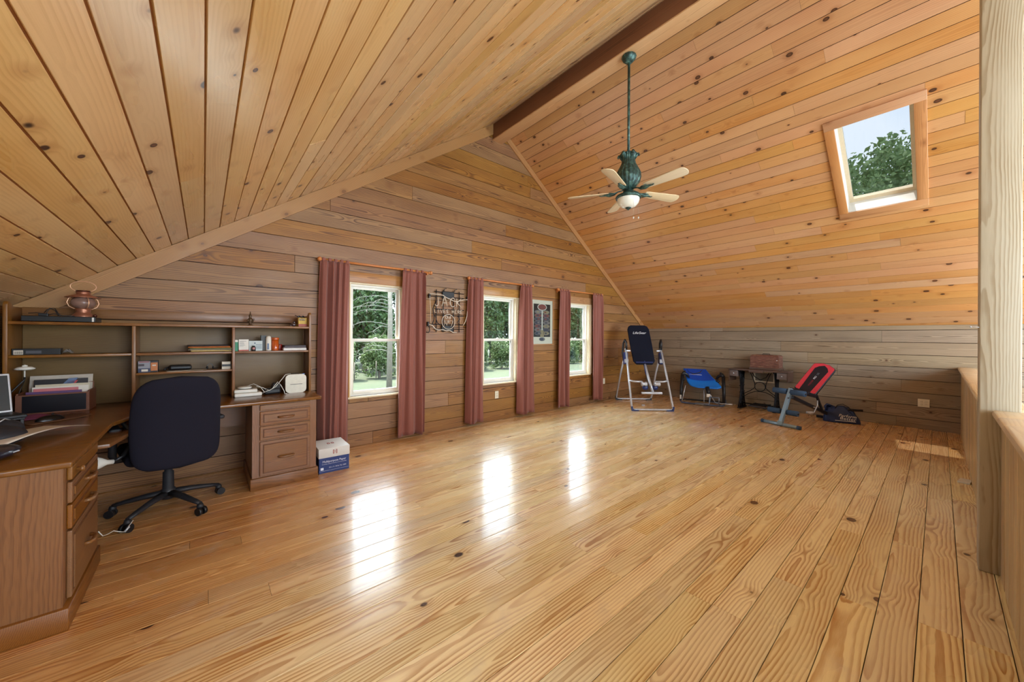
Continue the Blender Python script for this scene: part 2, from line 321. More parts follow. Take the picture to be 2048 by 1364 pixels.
# gable wall with three windows
wallg = struct('wall_front', 'gable wall of horizontal yellow pine planks with three windows', 'wall')
WIN = [(1.315, 1.995), (3.265, 3.945), (5.19, 5.87)]; WZ0, WZ1 = .595, 1.965
rw = random.Random(5); PW = .186
JOINTS = {11: [.75], 8: [], 0: [], 2: [2.62]}
def clip(poly, f):
    """keep the side f(p)>=0 of a convex polygon"""
    out = []
    for i, p in enumerate(poly):
        q = poly[(i+1) % len(poly)]; a, b_ = f(p), f(q)
        if a >= 0: out.append(p)
        if (a >= 0) != (b_ >= 0):
            t = a/(a-b_); out.append((p[0]+(q[0]-p[0])*t, p[1]+(q[1]-p[1])*t))
    return out
edges_z = [0]+[.15+PW*i for i in range(26)]
FIXJ = {2: [2.66], 11: [.75, 4.25], 13: [3.62], 14: [3.05], 12: [5.75]}
for i, (z0, z1) in enumerate(zip(edges_z, edges_z[1:])):
    xa, xb = KL, K
    if z1 > 1.5: xa = max(KL, RX-(RZ-z0)/SL-.0); xb = min(K, RX+(RZ-z0)/SR_)
    if xb-xa < .05: continue
    js = FIXJ.get(i)
    if js: sg = list(zip([xa]+js, js+[xb]))
    else: sg = segs(xa, xb, 1.8, 4.2, rw)
    cuts = []
    ov = [(a_, b_) for a_, b_ in WIN if z1 > WZ0+.02 and z0 < WZ1-.02]
    for a, b_ in sg:
        spans = [(a, b_)]
        for wa, wb in ov:
            ns = []
            for s0, s1 in spans:
                if s1 <= wa or s0 >= wb: ns.append((s0, s1)); continue
                full = (z0 >= WZ0-.02 and z1 <= WZ1+.02)
                if s0 < wa: ns.append((s0, wa))
                if s1 > wb: ns.append((wb, s1))
                if not full: ns.append(('p', max(s0, wa), min(s1, wb)))
            spans = [q for q in ns if q[0] != 'p']
            for q in [q for q in ns if q[0] == 'p']: cuts.append((q[1], q[2]))
        for s0, s1 in spans: cuts.append((s0, s1, 1))
    for c in cuts:
        if len(c) == 3: za, zb = z0, z1
        elif z0 < WZ0: za, zb = z0, min(z1, WZ0)
        else: za, zb = max(z0, WZ1), z1
        s0, s1 = c[0], c[1]
        if s1-s0 < .03 or zb-za < .015: continue
        g = .0032
        poly = [(s0+g*.6, za+g), (s1-g*.6, za+g), (s1-g*.6, zb-g), (s0+g*.6, zb-g)]
        poly = clip(poly, lambda p: zl(p[0])-p[1]); 
        if len(poly) >= 3: poly = clip(poly, lambda p: zr(p[0])-p[1])
        if len(poly) < 3: continue
        cx = sum(p[0] for p in poly)/len(poly); cz = (za+zb)/2
        me = MB().prism([(p[0]-cx, p[1]-cz) for p in poly], 'z', -.02, 0).mesh('plank', M_WALL)
        put(me, 'plank', wallg, frame((cx, G+rw.uniform(-.0015, .0015), cz), (1, 0, 0), (0, 0, 1)))
b = MB()
def wall_with_holes(b, y0, y1, holes, zlo=-2.7):
    xs = sorted({KL, K, RX, *[x for h in holes for x in h[:2]]})
    for xa, xb in zip(xs, xs[1:]):
        hs = [h for h in holes if h[0] <= xa+1e-6 and h[1] >= xb-1e-6]
        top = [min(zl(xa), zr(xa))+.1, min(zl(xb), zr(xb))+.1]
        if hs:
            h = hs[0]; b.box(xa, xb, y0, y1, zlo, h[2]); b.prism([(xa, h[3]), (xb, h[3]), (xb, top[1]), (xa, top[0])], 'y', y0, y1)
        else: b.prism([(xa, zlo), (xb, zlo), (xb, top[1]), (xa, top[0])], 'y', y0, y1)
wall_with_holes(b, G+.024, G+.14, [(a, c, WZ0, WZ1) for a, c in WIN])
b.build('backing', M_DARKGAP, wallg)

# knee wall on the far right
wallr = struct('wall_right', 'low knee wall of greyish pine planks under the slope', 'wall')
rk = random.Random(21)
KF = {6: [(.14,)], 5: [(1.68,)], 3: [(.2,)]}
for i, (z0, z1) in enumerate(zip(edges_z[:9], edges_z[1:10])):
    z1 = min(z1, 1.525)
    if z1-z0 < .02: continue
    for a, b_ in segs(-3.4, G, 1.6, 3.6, rk):
        g = .0035; me = plank_mesh(b_-a-.002, z1-z0-2*g, .02, .001, M_KNEE)
        put(me, 'plank', wallr, frame((K+rk.uniform(-.002, .002), (a+b_)/2, (z0+z1)/2), (0, -1, 0), (0, 0, 1)))
MB().box(K+.022, K+.1, YB, G+.14, -2.7, 1.62).build('backing', M_DARKGAP, wallr)
walll = struct('wall_left', 'low knee wall of pine planks in shadow behind the desk', 'wall')
for i, (z0, z1) in enumerate(zip(edges_z[:9], edges_z[1:10])):
    z1 = min(z1, 1.53)
    if z1-z0 < .02: continue
    for a, b_ in segs(YB, G, 2, 4, rk):
        me = plank_mesh(b_-a-.002, z1-z0-.005, .02, .001, M_WALL)
        put(me, 'plank', walll, frame((KL+rk.uniform(-.001, .001), (a+b_)/2, (z0+z1)/2), (0, 1, 0), (0, 0, 1)))
MB().box(KL-.1, KL-.022, YB, G+.14, -2.7, 1.6).build('backing', M_DARKGAP, walll)

# ceilings
cl = struct('ceiling_left', 'varnished knotty pine board ceiling sloping down to the desk', 'ceiling')
nl = Vector((SL, 0, -1)).normalized(); dl = Vector((1, 0, SL)).normalized()
rc = random.Random(3)
HY = (.125, .785); HX = (5.112, 6.111)
for i in range(-11, 32):
    x0 = .002+.1122*i; x1 = x0+.1122
    x0 = max(x0, KL); x1 = min(x1, RX-.04)
    if x1-x0 < .02: continue
    Wd = (x1-x0)/dl.x; xm = (x0+x1)/2; gp = .0075
    for a, b_ in segs(YB, G, 4.2, 7.2, rc, first=rc.uniform(1.0, 4.2)):
        me = plank_mesh(b_-a-.001, Wd-gp, .015, .0015, M_CEIL)
        M = frame((xm, (a+b_)/2, zl(xm)), (0, 1, 0), dl)     # z = y x dl
        if M.col[2].to_3d().dot(nl) < 0: M = frame((xm, (a+b_)/2, zl(xm)), (0, -1, 0), dl)
        put(me, 'plank', cl, M @ Matrix.Translation((0, 0, rc.uniform(-.001, .0015))))
b = MB(); o_ = Vector((-nl.x, 0, -nl.z))
b.prism([(KL-.1, zl(KL-.1)+.009), (RX, RZ+.009), (RX, RZ+.15), (KL-.1, zl(KL-.1)+.15)], 'y', YB, G+.14)
b.build('backing', M_BACKC, cl)
cr_ = struct('ceiling_right', 'reddish knotty pine board ceiling sloping to the far knee wall around the skylight', 'ceiling')
nr = Vector((-SR_, 0, -1)).normalized(); dr = Vector((1, 0, -SR_)).normalized()
for i in range(-10, 31):
    x0 = 4.668+.1110*i; x1 = x0+.1110
    x0 = max(x0, RX+.04); x1 = min(x1, K)
    if x1-x0 < .02: continue
    Wd = (x1-x0)/dr.x; xm = (x0+x1)/2; gp = .0055
    spans = [(YB, G)]
    if x1 > HX[0]+.02 and x0 < HX[1]-.02: spans = [(YB, HY[0]), (HY[1], G)]
    for sa, sb in spans:
        for a, b_ in segs(sa, sb, 1.5, 3.4, rc):
            me = plank_mesh(b_-a-.0012, Wd-gp, .012, .0015, M_CEILR)
            M = frame((xm, (a+b_)/2, zr(xm)), (0, 1, 0), dr)
            if M.col[2].to_3d().dot(nr) < 0: M = frame((xm, (a+b_)/2, zr(xm)), (0, -1, 0), dr)
            put(me, 'plank', cr_, M @ Matrix.Translation((0, 0, rc.uniform(-.001, .0012))))
b = MB()
def rdeck(xa, xb, ya, yb): b.prism([(xa, zr(xa)+.008), (xb, zr(xb)+.008), (xb+.087, zr(xb)+.131), (xa+.087*(xa > RX), zr(xa)+.131+.02*(xa <= RX))], 'y', ya, yb)
rdeck(RX, HX[0], YB, G+.14); rdeck(HX[1], K+.1, YB, G+.14); rdeck(HX[0], HX[1], YB, HY[0]); rdeck(HX[0], HX[1], HY[1], G+.14)
b.build('backing', M_DARKGAP, cr_)

# ridge beam and rake trims
bo = MB().box(3.427, 3.618, YB, G, 4.405, 4.70).build('beam', M_TRIMR)
tag(bo, 'reddish pine ridge beam along the top of the ceiling', 'beam', kind='structure'); bev(bo, .004)
bev(MB().box(3.425, 3.62, YB, G, 4.388, 4.4045).build('soffit_board', M_TRIMY, bo), .003)
def rake(name, xa, xb, zf, wd, label, yt):
    pts = [(xa, zf(xa)-.003), (xb, zf(xb)-.003), (xb, zf(xb)-wd), (xa, zf(xa)-wd)]
    # local frame along the slope so the grain follows it
    d = Vector((xb-xa, 0, zf(xb)-zf(xa))); c = Vector(((xa+xb)/2, G, (zf(xa)+zf(xb))/2-wd/2))
    M = frame(c, d, (0, 0, 1)); Mi = M.inverted()
    mb = MB(); mb.prism(pts, 'y', G-yt, G-.0005, M=None); mb.v = [tuple(Mi @ Vector(v)) for v in mb.v]
    o = mb.build(name, M_TRIM); o.matrix_world = M; tag(o, label, 'trim', kind='structure'); return o
rake('trim_1', KL, 3.425, zl, .16, 'pine rake board under the left slope of the gable', .02)
rake('trim_2', 3.62, K, zr, .115, 'pine rake board under the right slope of the gable', .02)
# back of the loft and the stairwell (outside the photograph)
wb = struct('wall_back', 'far gable wall behind the photographer', 'wall')
b = MB(); wall_with_holes(b, YB-.1, YB, [(.6, 3.2, .8, 2.7), (5.6, 7.4, .5, 2.3)]); b.build('boarding', M_WALL, wb)  # unseen openings cut to match the added fill lamps
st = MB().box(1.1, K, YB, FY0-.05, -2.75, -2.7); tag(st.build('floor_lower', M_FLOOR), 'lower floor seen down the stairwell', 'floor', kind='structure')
MB().box(1.08, 1.1, YB, FY0-.1, -2.7, -.06).build('backing', M_WALL, wb)

# ------------------------------------------------------------------ windows
def window(n, x0, x1, label):
    wn = struct('window_%d' % n, label, 'window')
    # jamb lining (pine) of the opening, wall plane to vinyl frame
    y0, y1 = G-.012, G+.10
    MB().box(x0, x0+.016, G, y1, WZ0, WZ1).box(x1-.016, x1, G, y1, WZ0, WZ1).box(x0+.016, x1-.016, G, y1, WZ1-.016, WZ1).build('jamb', M_CREAM, wn)
    bev(MB().box(x0-.02, x1+.02, G-.03, y1, WZ0-.022, WZ0).build('sill', M_CREAM, wn), .005)
    # casing boards on the wall face: head and sides
    cs = MB().box(x0-.06, x1+.06, G-.018, G-.001, WZ1, WZ1+.125); bev(cs.build('head_casing', M_TRIM, wn), .003)
    for (a, c) in ((x0-.06, x0), (x1, x1+.06)): bev(MB().box(a, c, G-.018, G-.001, WZ0-.0, WZ1).build('side_casing', M_CREAM if n > 1 else M_TRIM, wn), .003)
    # vinyl frame and two sashes
    fx0, fx1, fz0, fz1 = x0+.016, x1-.016, WZ0, WZ1-.016; fy0, fy1 = G+.055, G+.135; t = .022
    MB().box(fx0, fx0+t, fy0, fy1, fz0, fz1).box(fx1-t, fx1, fy0, fy1, fz0, fz1).box(fx0+t, fx1-t, fy0, fy1, fz1-t, fz1).box(fx0+t, fx1-t, fy0, fy1, fz0, fz0+t).build('frame', M_WHITE, wn)
    mid = 1.27
    for k, (za, zb, ya, yb) in enumerate(((fz0+t, mid+.018, fy0+.008, fy0+.034), (mid-.018, fz1-t, fy0+.042, fy0+.068))):
        s = .03; a, c = fx0+t, fx1-t
        sash = MB().box(a, a+s, ya, yb, za, zb).box(c-s, c, ya, yb, za, zb).box(a+s, c-s, ya, yb, zb-s, zb).box(a+s, c-s, ya, yb, za, za+s+.01*(k == 0)).build('lower_sash' if k == 0 else 'upper_sash', M_WHITE, wn)
        bev(sash, .003)
        ym = (ya+yb)/2; MB().box(a+s-.003, c-s+.003, ym-.002, ym+.002, za+s-.003, zb-s+.003).build('pane', M_GLASS, sash)
        if k == 0:
            lk = MB(); lk.lathe([(0, .02), (.012, .018), (.02, .01), (.022, 0)], ((a+c)/2, ya+.01, zb), 12); lk.rbox((a+c)/2-.028, (a+c)/2+.028, ya+.002, ya+.02, zb, zb+.006, .002)
            lk.build('sash_lock', M_WHITE, sash)
    return wn
window(1, *WIN[0], 'white double-hung window nearest the desk')
window(2, *WIN[1], 'white double-hung window between neon sign and poster')
window(3, *WIN[2], 'white double-hung window nearest the exercise equipment')

# skylight (window_4): pine casing, white lined shaft, sash and pane; local frame: x down the slope, y along the ridge, z into the room
sk = struct('window_4', 'square-cornered skylight in the right slope with pine casing and white shaft', 'skylight')
xc, yc_ = 5.615, .4525; Ms = frame((xc, yc_, zr(xc)), dr, (0, -1, 0))
if Ms.col[2].to_3d().dot(nr) < 0: Ms = frame((xc, yc_, zr(xc)), dr, (0, 1, 0))
sk.matrix_world = Ms
hx, hy = (6.092-5.128)/2/dr.x, .285; cwx, cwy = .10, .085
M_SKC = wood('skylight_casing', srgb(196, 140, 92), srgb(150, 96, 54), rings=95, contrast=.6, knots=.2, rough=.4, var=.03, axis='x')
M_SKC2 = wood('skylight_casing_side', srgb(196, 140, 92), srgb(150, 96, 54), rings=95, contrast=.6, knots=.2, rough=.4, var=.03, axis='y')
for sx in (-1, 1):
    bev(MB().box(*sorted((sx*hx, sx*(hx+cwx))), -hy-cwy, hy+cwy, .001, .02).build('casing_board', M_SKC2, sk), .003)
for sy in (-1, 1):
    bev(MB().box(-hx, hx, *sorted((sy*hy, sy*(hy+cwy))), .001, .019).build('casing_board', M_SKC, sk), .003)
D = .17
MB().box(-hx-.012, -hx, -hy, hy, -D, 0).box(hx, hx+.012, -hy, hy, -D, 0).box(-hx-.012, hx+.012, -hy-.012, -hy, -D, 0).box(-hx-.012, hx+.012, hy, hy+.012, -D, 0).build('shaft_lining', M_WHITE, sk)
MB().box(-hx-.012, -hx+.05, -hy-.012, hy+.012, -D-.05, -D).box(hx-.05, hx+.012, -hy-.012, hy+.012, -D-.05, -D).box(-hx+.05, hx-.05, -hy-.012, -hy+.035, -D-.05, -D).box(-hx+.05, hx-.05, hy-.035, hy+.012, -D-.05, -D).build('sash', M_CREAM, sk)
MB().box(-hx+.045, hx-.045, -hy+.03, hy-.03, -D-.045, -D-.04).build('pane', M_GLASST, sk)
MB().box(-hx-.05, -hx-.012, -hy-.05, hy+.05, -D-.05, -.1).box(hx+.012, hx+.05, -hy-.05, hy+.05, -D-.05, -.1).box(-hx-.05, hx+.05, -hy-.05, -hy-.012, -D-.05, -.1).box(-hx-.05, hx+.05, hy+.012, hy+.05, -D-.05, -.1).build('curb', M_WHITE, sk)

# ------------------------------------------------------------------ post and half wall along the stairwell
post = MB().box(3.40, 3.54, -.292, -.148, 0, zr(3.54)-.02 if False else 4.385).build('post', M_POST)
tag(post, 'square unpainted pine post standing at the railing', 'post', kind='structure'); bev(post, .006)
def half_wall(name, xa, xb, PY, ov, joints, label):
    h = struct(name, label, 'railing')
    n = max(1, round((xb-xa)/.092)); wdt = (xb-xa)/n
    for i in range(n):
        x0 = xa+i*wdt; cx = x0+wdt/2
        prof = [(x0+.0015, PY-.02), (x0+wdt-.0015, PY-.02), (x0+wdt-.0015, PY-.006), (x0+wdt-.007, PY), (x0+.007, PY), (x0+.0015, PY-.006)]
        MB().prism([(p[0]-cx, p[1]-PY) for p in prof], 'z', -.45, .437).build('board', M_RAIL, h, loc=(cx, PY+R.uniform(-.001, .001), .45), fix=False)
    MB().box(xa, xb, PY-.10, PY-.021, -.3, .885).build('core', M_RAIL, h)
    js = [xa]+joints+[xb]
    for a, c in zip(js, js[1:]):
        bev(MB().rbox(-(c-a)/2+.0015, (c-a)/2-.0015, -.15, ov, -.02, .02, .014).build('cap_board', M_CAP, h, loc=((a+c)/2, PY, .909)), .001)
    return h
half_wall('half_wall', 3.545, K, -.195, .03, [], 'vertical board half wall with pine cap beyond the post')
half_wall('half_wall', 1.15, 3.395, -.225, .033, [2.86, 3.12], 'vertical board half wall with pine cap this side of the post')
# ------------------------------------------------------------------ curtains and rods
def curtain_mat():
    t = NT('curtain_fabric'); tcn = t.n('TexCoord'); mp = t.n('Mapping'); t.l(tcn.outputs['Object'], mp.inputs[0]); mp.inputs['Scale'].default_value = (1, 1, .3)
    f = t.noise(mp.outputs[0], 260, 3); t.l(t.mix(f, srgb(132, 72, 58), srgb(156, 94, 78)), t.p.inputs['Base Color'])
    t.p.inputs['Roughness'].default_value = .7; t.p.inputs['Sheen Weight'].default_value = .25; t.bump(f, .2, .001)
    tl = t.n('BsdfTranslucent'); tl.inputs[0].default_value = srgb(170, 96, 90); mx = t.n('MixShader'); mx.inputs[0].default_value = .16
    t.l(t.p.outputs[0], mx.inputs[1]); t.l(tl.outputs[0], mx.inputs[2]); t.l(mx.outputs[0], t.o.inputs[0]); return t.m
M_CURT = curtain_mat(); M_ROD = simple('rod_varnished_wood', srgb(196, 122, 66), .3, noise_amt=.12, nscale=60)
CURT = [  # x0,x1 at the rod ; x0,x1 at the hem ; hem z ; folds ; label
    (.985, 1.30, .95, 1.285, .10, 4, 'dusty rose curtain nearest the desk, behind the paper box'),
    (1.935, 2.25, 1.88, 2.27, .045, 3, 'dusty rose curtain at the right edge of the window nearest the desk'),
    (2.955, 3.21, 2.89, 3.22, .045, 3, 'dusty rose curtain just right of the neon sign'),
    (3.975, 4.21, 3.885, 4.31, .05, 3, 'dusty rose curtain left of the framed poster'),
    (4.90, 5.17, 4.86, 5.19, .05, 3, 'dusty rose curtain right of the framed poster'),
    (5.865, 6.18, 5.89, 6.20, .07, 3, 'dusty rose curtain nearest the exercise equipment')]
rr_ = random.Random(8)
for (a0, a1, b0, b1, zb, nf, lab) in CURT:
    ph = rr_.uniform(0, 6); ph2 = rr_.uniform(0, 6); am = [rr_.uniform(.6, 1.2) for _ in range(nf+2)]
    def fn(u, v, a0=a0, a1=a1, b0=b0, b1=b1, zb=zb, nf=nf, ph=ph, ph2=ph2):
        s = v**.7; z = 2.17-(2.17-zb)*v+.012*math.sin(u*9+ph)*v
        x0, x1 = a0+(b0-a0)*s, a1+(b1-a1)*s
        uu = u+.05*math.sin(2*PI*u+ph2+v*1.2)*(.4+v)
        x = x0+(x1-x0)*min(1, max(0, uu))
        amp = .026+.014*v
        y = G-.085+amp*math.sin(2*PI*nf*u+ph+.5*math.sin(v*2.4+ph2))*(.75+.35*math.sin(5*u+ph2+v*2))+.006*math.sin(2*PI*nf*2.3*u+v*3)
        y -= .02*math.sin(PI*u)*v
        if v < .05: y = (y*(v/.05)+(G-.085+.5*(y-(G-.085)))*(1-v/.05))
        return (x, y, z)
    c = empty('curtain', (0, 0, 0), label=lab, cat='curtain', group='curtains on the gable windows')
    o = MB().grid(fn, 90, 40).build('panel', M_CURT, c, fix=False)
    so = o.modifiers.new('thick', 'SOLIDIFY'); so.thickness = .0025
    for k in range(nf+1):
        x = a0+(a1-a0)*(k+.5)/(nf+1); MB().rbox(x-.016, x+.016, G-.10, G-.05, 2.158, 2.198, .008).build('tab_loop', M_CURT, c)
for (a, b_, lab) in ((.955, 2.36, 'varnished wooden curtain rod over the window nearest the desk'), (2.93, 4.26, 'varnished wooden curtain rod over the middle window'), (4.845, 6.21, 'varnished wooden curtain rod over the window nearest the exercise equipment')):
    r_ = empty('curtain_rod', (0, 0, 0), label=lab, cat='curtain rod', group='curtain rods')
    zc_, ycr = 2.178, G-.075
    MB().cyl((a+.04, ycr, zc_), (b_-.04, ycr, zc_), .0125, n=14).build('pole', M_ROD, r_)
    for x, s in ((a, 1), (b_, -1)):
        MB().lathe([(0, -.0), (.014, .002), (.024, .014), (.026, .026), (.018, .038), (.013, .042), (.017, .048), (.014, .056)], (0, 0, 0), 16, Matrix.Translation((x, ycr, zc_)) @ Matrix.Rotation(s*PI/2, 4, 'Y')).build('finial', M_ROD, r_)
    for x in (a+.07, b_-.07): MB().rbox(x-.012, x+.012, ycr-.005, G-.001, zc_-.03, zc_-.012, .003).rbox(x-.016, x+.016, G-.012, G-.001, zc_-.05, zc_+.02, .003).build('bracket', M_ROD, r_)

# ------------------------------------------------------------------ neon sign on the gable wall
M_NEON = simple('unlit_neon_glass', srgb(206, 190, 168), .25, noise_amt=.03, coat=.5)
M_NEONB = simple('neon_backing_black', srgb(20, 18, 18), .5, noise_amt=.1)
ns = empty('neon_sign', (2.62, G-.04, 1.64), label='unlit neon sign reading JACK LIVES HERE on black wire grid', cat='sign')
X0, Z0 = 2.62, 1.64
wr = MB()
for z in (.30, .235, .06, -.02, -.15, -.215): wr.cyl((-.30 if z in (.235, -.15) else -.2, .012, z), (.34 if z == -.15 else .28, .012, z), .006, n=6)
for x in (-.17, -.06, .105, .2): wr.cyl((x, .016, -.26), (x, .016, .33), .006, n=6)
for x, z in ((-.05, .345), (.12, .345)): wr.tube([(x, .012, z-.03), (x, .012, z), (x+.03, -.0, z+.012)], .005, 6)
for x, z in ((-.28, .235), (.33, .235), (-.3, -.15), (.34, -.15)): wr.rbox(x-.012, x+.012, -.014, .02, z-.03, z+.03, .004)
wr.build('wire_grid', M_NEONB, ns)
MB().rbox(-.08, .11, .0, .03, .215, .315, .008).build('transformer', M_NEONB, ns)
MB().rbox(-.09, .10, .0, .03, -.25, -.16, .012).build('transformer', M_NEONB, ns)
tb = lambda pts, r=.0062, m=M_NEON, nm='neon_tube': MB().tube([(p[0], -.012, p[1]) for p in pts], r, 8).build(nm, m, ns)
tb([(-.29, .26), (-.17, .262), (-.08, .255), (-.03, .225), (.03, .21), (.09, .185), (.14, .18), (.2, .20), (.26, .215), (.33, .222)])
tb([(-.285, .23), (-.27, .05), (-.268, -.14)], .004)
tb([(.335, .24), (.325, .1), (.315, -.02), (.29, -.10), (.25, -.16)], .005)
tb([(-.30, -.15), (-.24, -.17), (-.20, -.215), (-.15, -.23), (-.08, -.225), (-.03, -.24), (.03, -.235), (.08, -.26), (.14, -.262)])
tb([(.104*math.cos(a)+.007, .104*math.sin(a)-.112) for a in [2*PI*k/24 for k in range(25)]], .0045)
def seglet(letters, r=.0052):
    for polys in letters:
        mb = MB()
        for pl in polys: mb.tube([(p[0], -.014, p[1]) for p in pl], r, 8)
        mb.build('letter', M_NEON, ns)
def letter(ch, x, z, w, h):
    P = lambda a, b_: (x+a*w, z+b_*h)
    S = {'J': [[P(.75, 1), P(.75, .25), P(.6, .03), P(.35, .0), P(.1, .15)]], 'A': [[P(0, 0), P(.38, .92), P(.5, 1), P(.62, .92), P(1, 0)], [P(.22, .38), P(.78, .38)]],
         'C': [[P(.95, .85), P(.65, 1), P(.3, .92), P(.06, .6), P(.06, .35), P(.3, .06), P(.65, 0), P(.95, .12)]], 'K': [[P(.05, 0), P(.05, 1)], [P(.9, 1), P(.12, .5), P(.95, 0)]],
         'L': [[P(.1, 1), P(.1, 0), P(.85, 0)]], 'I': [[P(.5, 1), P(.5, 0)]], 'V': [[P(0, 1), P(.5, 0), P(1, 1)]], 'E': [[P(.9, 1), P(.1, 1), P(.1, 0), P(.9, 0)], [P(.1, .5), P(.75, .5)]],
         'S': [[P(.9, .9), P(.5, 1), P(.12, .8), P(.3, .56), P(.75, .44), P(.9, .2), P(.5, 0), P(.08, .1)]], 'H': [[P(.1, 0), P(.1, 1)], [P(.9, 0), P(.9, 1)], [P(.1, .5), P(.9, .5)]],
         'R': [[P(.1, 0), P(.1, 1), P(.7, .98), P(.9, .76), P(.7, .52), P(.1, .5)], [P(.5, .5), P(.95, 0)]], 'N': [[P(.05, 0), P(.05, 1), P(.9, 0), P(.9, 1)]],
         'o': [[P(.5+.5*math.cos(a), .5+.5*math.sin(a)) for a in [2*PI*k/10 for k in range(11)]]], '7': [[P(0, 1), P(1, 1), P(.35, 0)]], 'O': [[P(.5+.5*math.cos(a), .5+.5*math.sin(a)) for a in [2*PI*k/12 for k in range(13)]]], 'l': [[P(.5, 1), P(.5, 0)]], 'd': [[P(.9, 1), P(.9, 0)], [P(.5+.4*math.cos(a), .3+.3*math.sin(a)) for a in [2*PI*k/8 for k in range(9)]]]}
    return S[ch]
pl = []
for ch, x in zip('JACK', (-.215, -.10, .025, .135)): pl.append(letter(ch, x, .102, .085, .125))
seglet(pl, .0062)
pl = []; x = -.215
for ch in 'LIVES HERE':
    if ch != ' ': pl.append(letter(ch, x, .01, .033, .045))
    x += .046
seglet(pl, .0042)
pl = [letter(*q_) for q_ in (('O', -.045, -.068, .03, .038), ('l', -.012, -.068, .016, .042), ('d', .012, -.068, .03, .042), ('N', -.062, -.168, .05, .075), ('o', -.004, -.122, .02, .024), ('7', .028, -.178, .052, .08))]
seglet(pl, .0042)
MB().tube([(-.18, .0, .18), (-.23, -.0, .06), (-.21, -.0, -.05), (-.235, 0, -.15), (-.2, 0, -.02), (-.16, 0, -.13), (-.12, 0, -.16)], .006, 6).build('wiring', M_NEONB, ns)
MB().tube([(.17, 0, -.02), (.2, 0, -.07), (.155, 0, -.12), (.2, 0, -.14)], .005, 6).build('wiring', M_NEONB, ns)
MB().tube([(-.29, 0, -.16), (-.275, 0, -.24), (-.295, 0, -.27), (-.325, 0, -.26)], .006, 6).build('wiring', M_NEONB, ns)

# ------------------------------------------------------------------ framed poster
fp = empty('framed_poster', (4.525, G-.002, 1.58), label='framed poster with rows of small pictures on black between two curtains', cat='poster')
hw, hh = .265, .385
M_FR = simple('poster_frame_wood', srgb(170, 122, 76), .4, noise_amt=.1, nscale=30)
bev(MB().box(-hw-.012, -hw+.003, -.022, 0, -hh-.012, hh+.012).box(hw-.003, hw+.012, -.022, 0, -hh-.012, hh+.012).box(-hw+.003, hw-.003, -.022, 0, hh-.003, hh+.012).box(-hw+.003, hw-.003, -.022, 0, -hh-.012, -hh+.003).build('frame', M_FR, fp), .003)
M_MAT = simple('poster_paper', srgb(206, 196, 178), .6, noise_amt=.02)
MB().box(-hw+.003, hw-.003, -.012, -.002, -hh+.003, hh-.003).build('mat_board', M_MAT, fp)
MB().box(-.205, .205, -.0135, -.0122, -.26, .315).build('print', simple('print_black', srgb(16, 13, 14), .5), fp)
rp = random.Random(4); pc = [simple('print_%s' % n, c, .5, noise_amt=.3, nscale=60) for n, c in (('red', srgb(118, 58, 54)), ('grey', srgb(110, 104, 104)), ('blue', srgb(52, 56, 72)), ('sand', srgb(140, 124, 92)))]
pw_ = simple('print_white', srgb(200, 196, 186), .5)
def ell(x, z, a, b_, y, mat, nm='print'):
    MB().prism([(x+a*math.cos(t*PI/8), z+b_*math.sin(t*PI/8)) for t in range(16)], 'y', y-.0006, y).build(nm, mat, fp)
ell(0, .262, .115, .062, -.0138, pw_); ell(0, .262, .10, .05, -.0146, pc[0])
for r in range(7):
    for s in (-1, 1):
        z = .175-.062*r; x = s*(.108-.004*abs(r-3)); ell(x, z, .088, .034, -.0138, pc[1]); ell(x, z, .078, .026, -.0146, pc[rp.randrange(4)]); ell(x+rp.uniform(-.03, .03), z, .03, .014, -.0154, pc[rp.randrange(4)])
MB().box(-.014, .014, -.0152, -.0138, -.14, .2).build('print', pw_, fp)
MB().prism([(-.03, -.14), (.03, -.14), (.05, -.20), (.042, -.262), (-.042, -.262), (-.05, -.20)], 'y', -.0152, -.0138).build('print', pc[3], fp)
ell(0, -.30, .075, .035, -.0138, pc[1]); ell(-.01, -.30, .05, .022, -.0146, pc[2])
MB().box(-hw+.004, hw-.004, -.018, -.0172, -hh+.004, hh-.004).build('glazing', M_GLASS, fp)

# ------------------------------------------------------------------ outlets and vent
M_IV = simple('ivory_plate', srgb(222, 214, 192), .35, noise_amt=.02)
def outlet(M, lab, n=1):
    o = empty('wall_outlet', label=lab, cat='outlet'); o.matrix_world = M
    wd = .035 if n == 1 else .058
    MB().rbox(-wd, wd, -.058, .058, 0, .006, .002).build('cover_plate', M_IV, o)
    for i in range(n):
        xo_ = 0 if n == 1 else (-.023+.046*i)
        for z in (-.02, .02):
            s = MB().lathe([(0, .0085), (.013, .0085), (.0165, .0075), (.0165, .005)], (xo_, z, 0), 14).build('socket', M_IV, o)
            MB().box(xo_-.007, xo_-.0045, z-.004, z+.006, .0085, .0092).box(xo_+.0045, xo_+.007, z-.004, z+.006, .0085, .0092).build('slot', M_BLACK, s)
outlet(frame((3.532, G-.003, .405), (1, 0, 0), (0, 0, 1)), 'ivory wall outlet under the middle window')
outlet(frame((6.36, G-.003, .405), (1, 0, 0), (0, 0, 1)), 'ivory wall outlet between the last curtain and the inversion table')
outlet(frame((K-.003, .147, .382), (0, -1, 0), (0, 0, 1)), 'white double outlet on the far knee wall near the railing', 2)
vt = empty('wall_vent', label='grey wall vent with pale frame behind the sewing table', cat='vent'); vt.matrix_world = frame((K-.003, 2.13, .585), (0, -1, 0), (0, 0, 1))
M_VG = simple('vent_grey', srgb(120, 112, 98), .6)
bev(MB().box(-.17, .17, .075, .1, 0, .012).box(-.17, .17, -.1, -.075, 0, .012).box(-.17, -.145, -.075, .075, 0, .012).box(.145, .17, -.075, .075, 0, .012).build('frame', M_IV, vt), .002)
MB().box(-.145, .145, -.075, .075, 0, .003).build('back_plate', M_VG, vt)
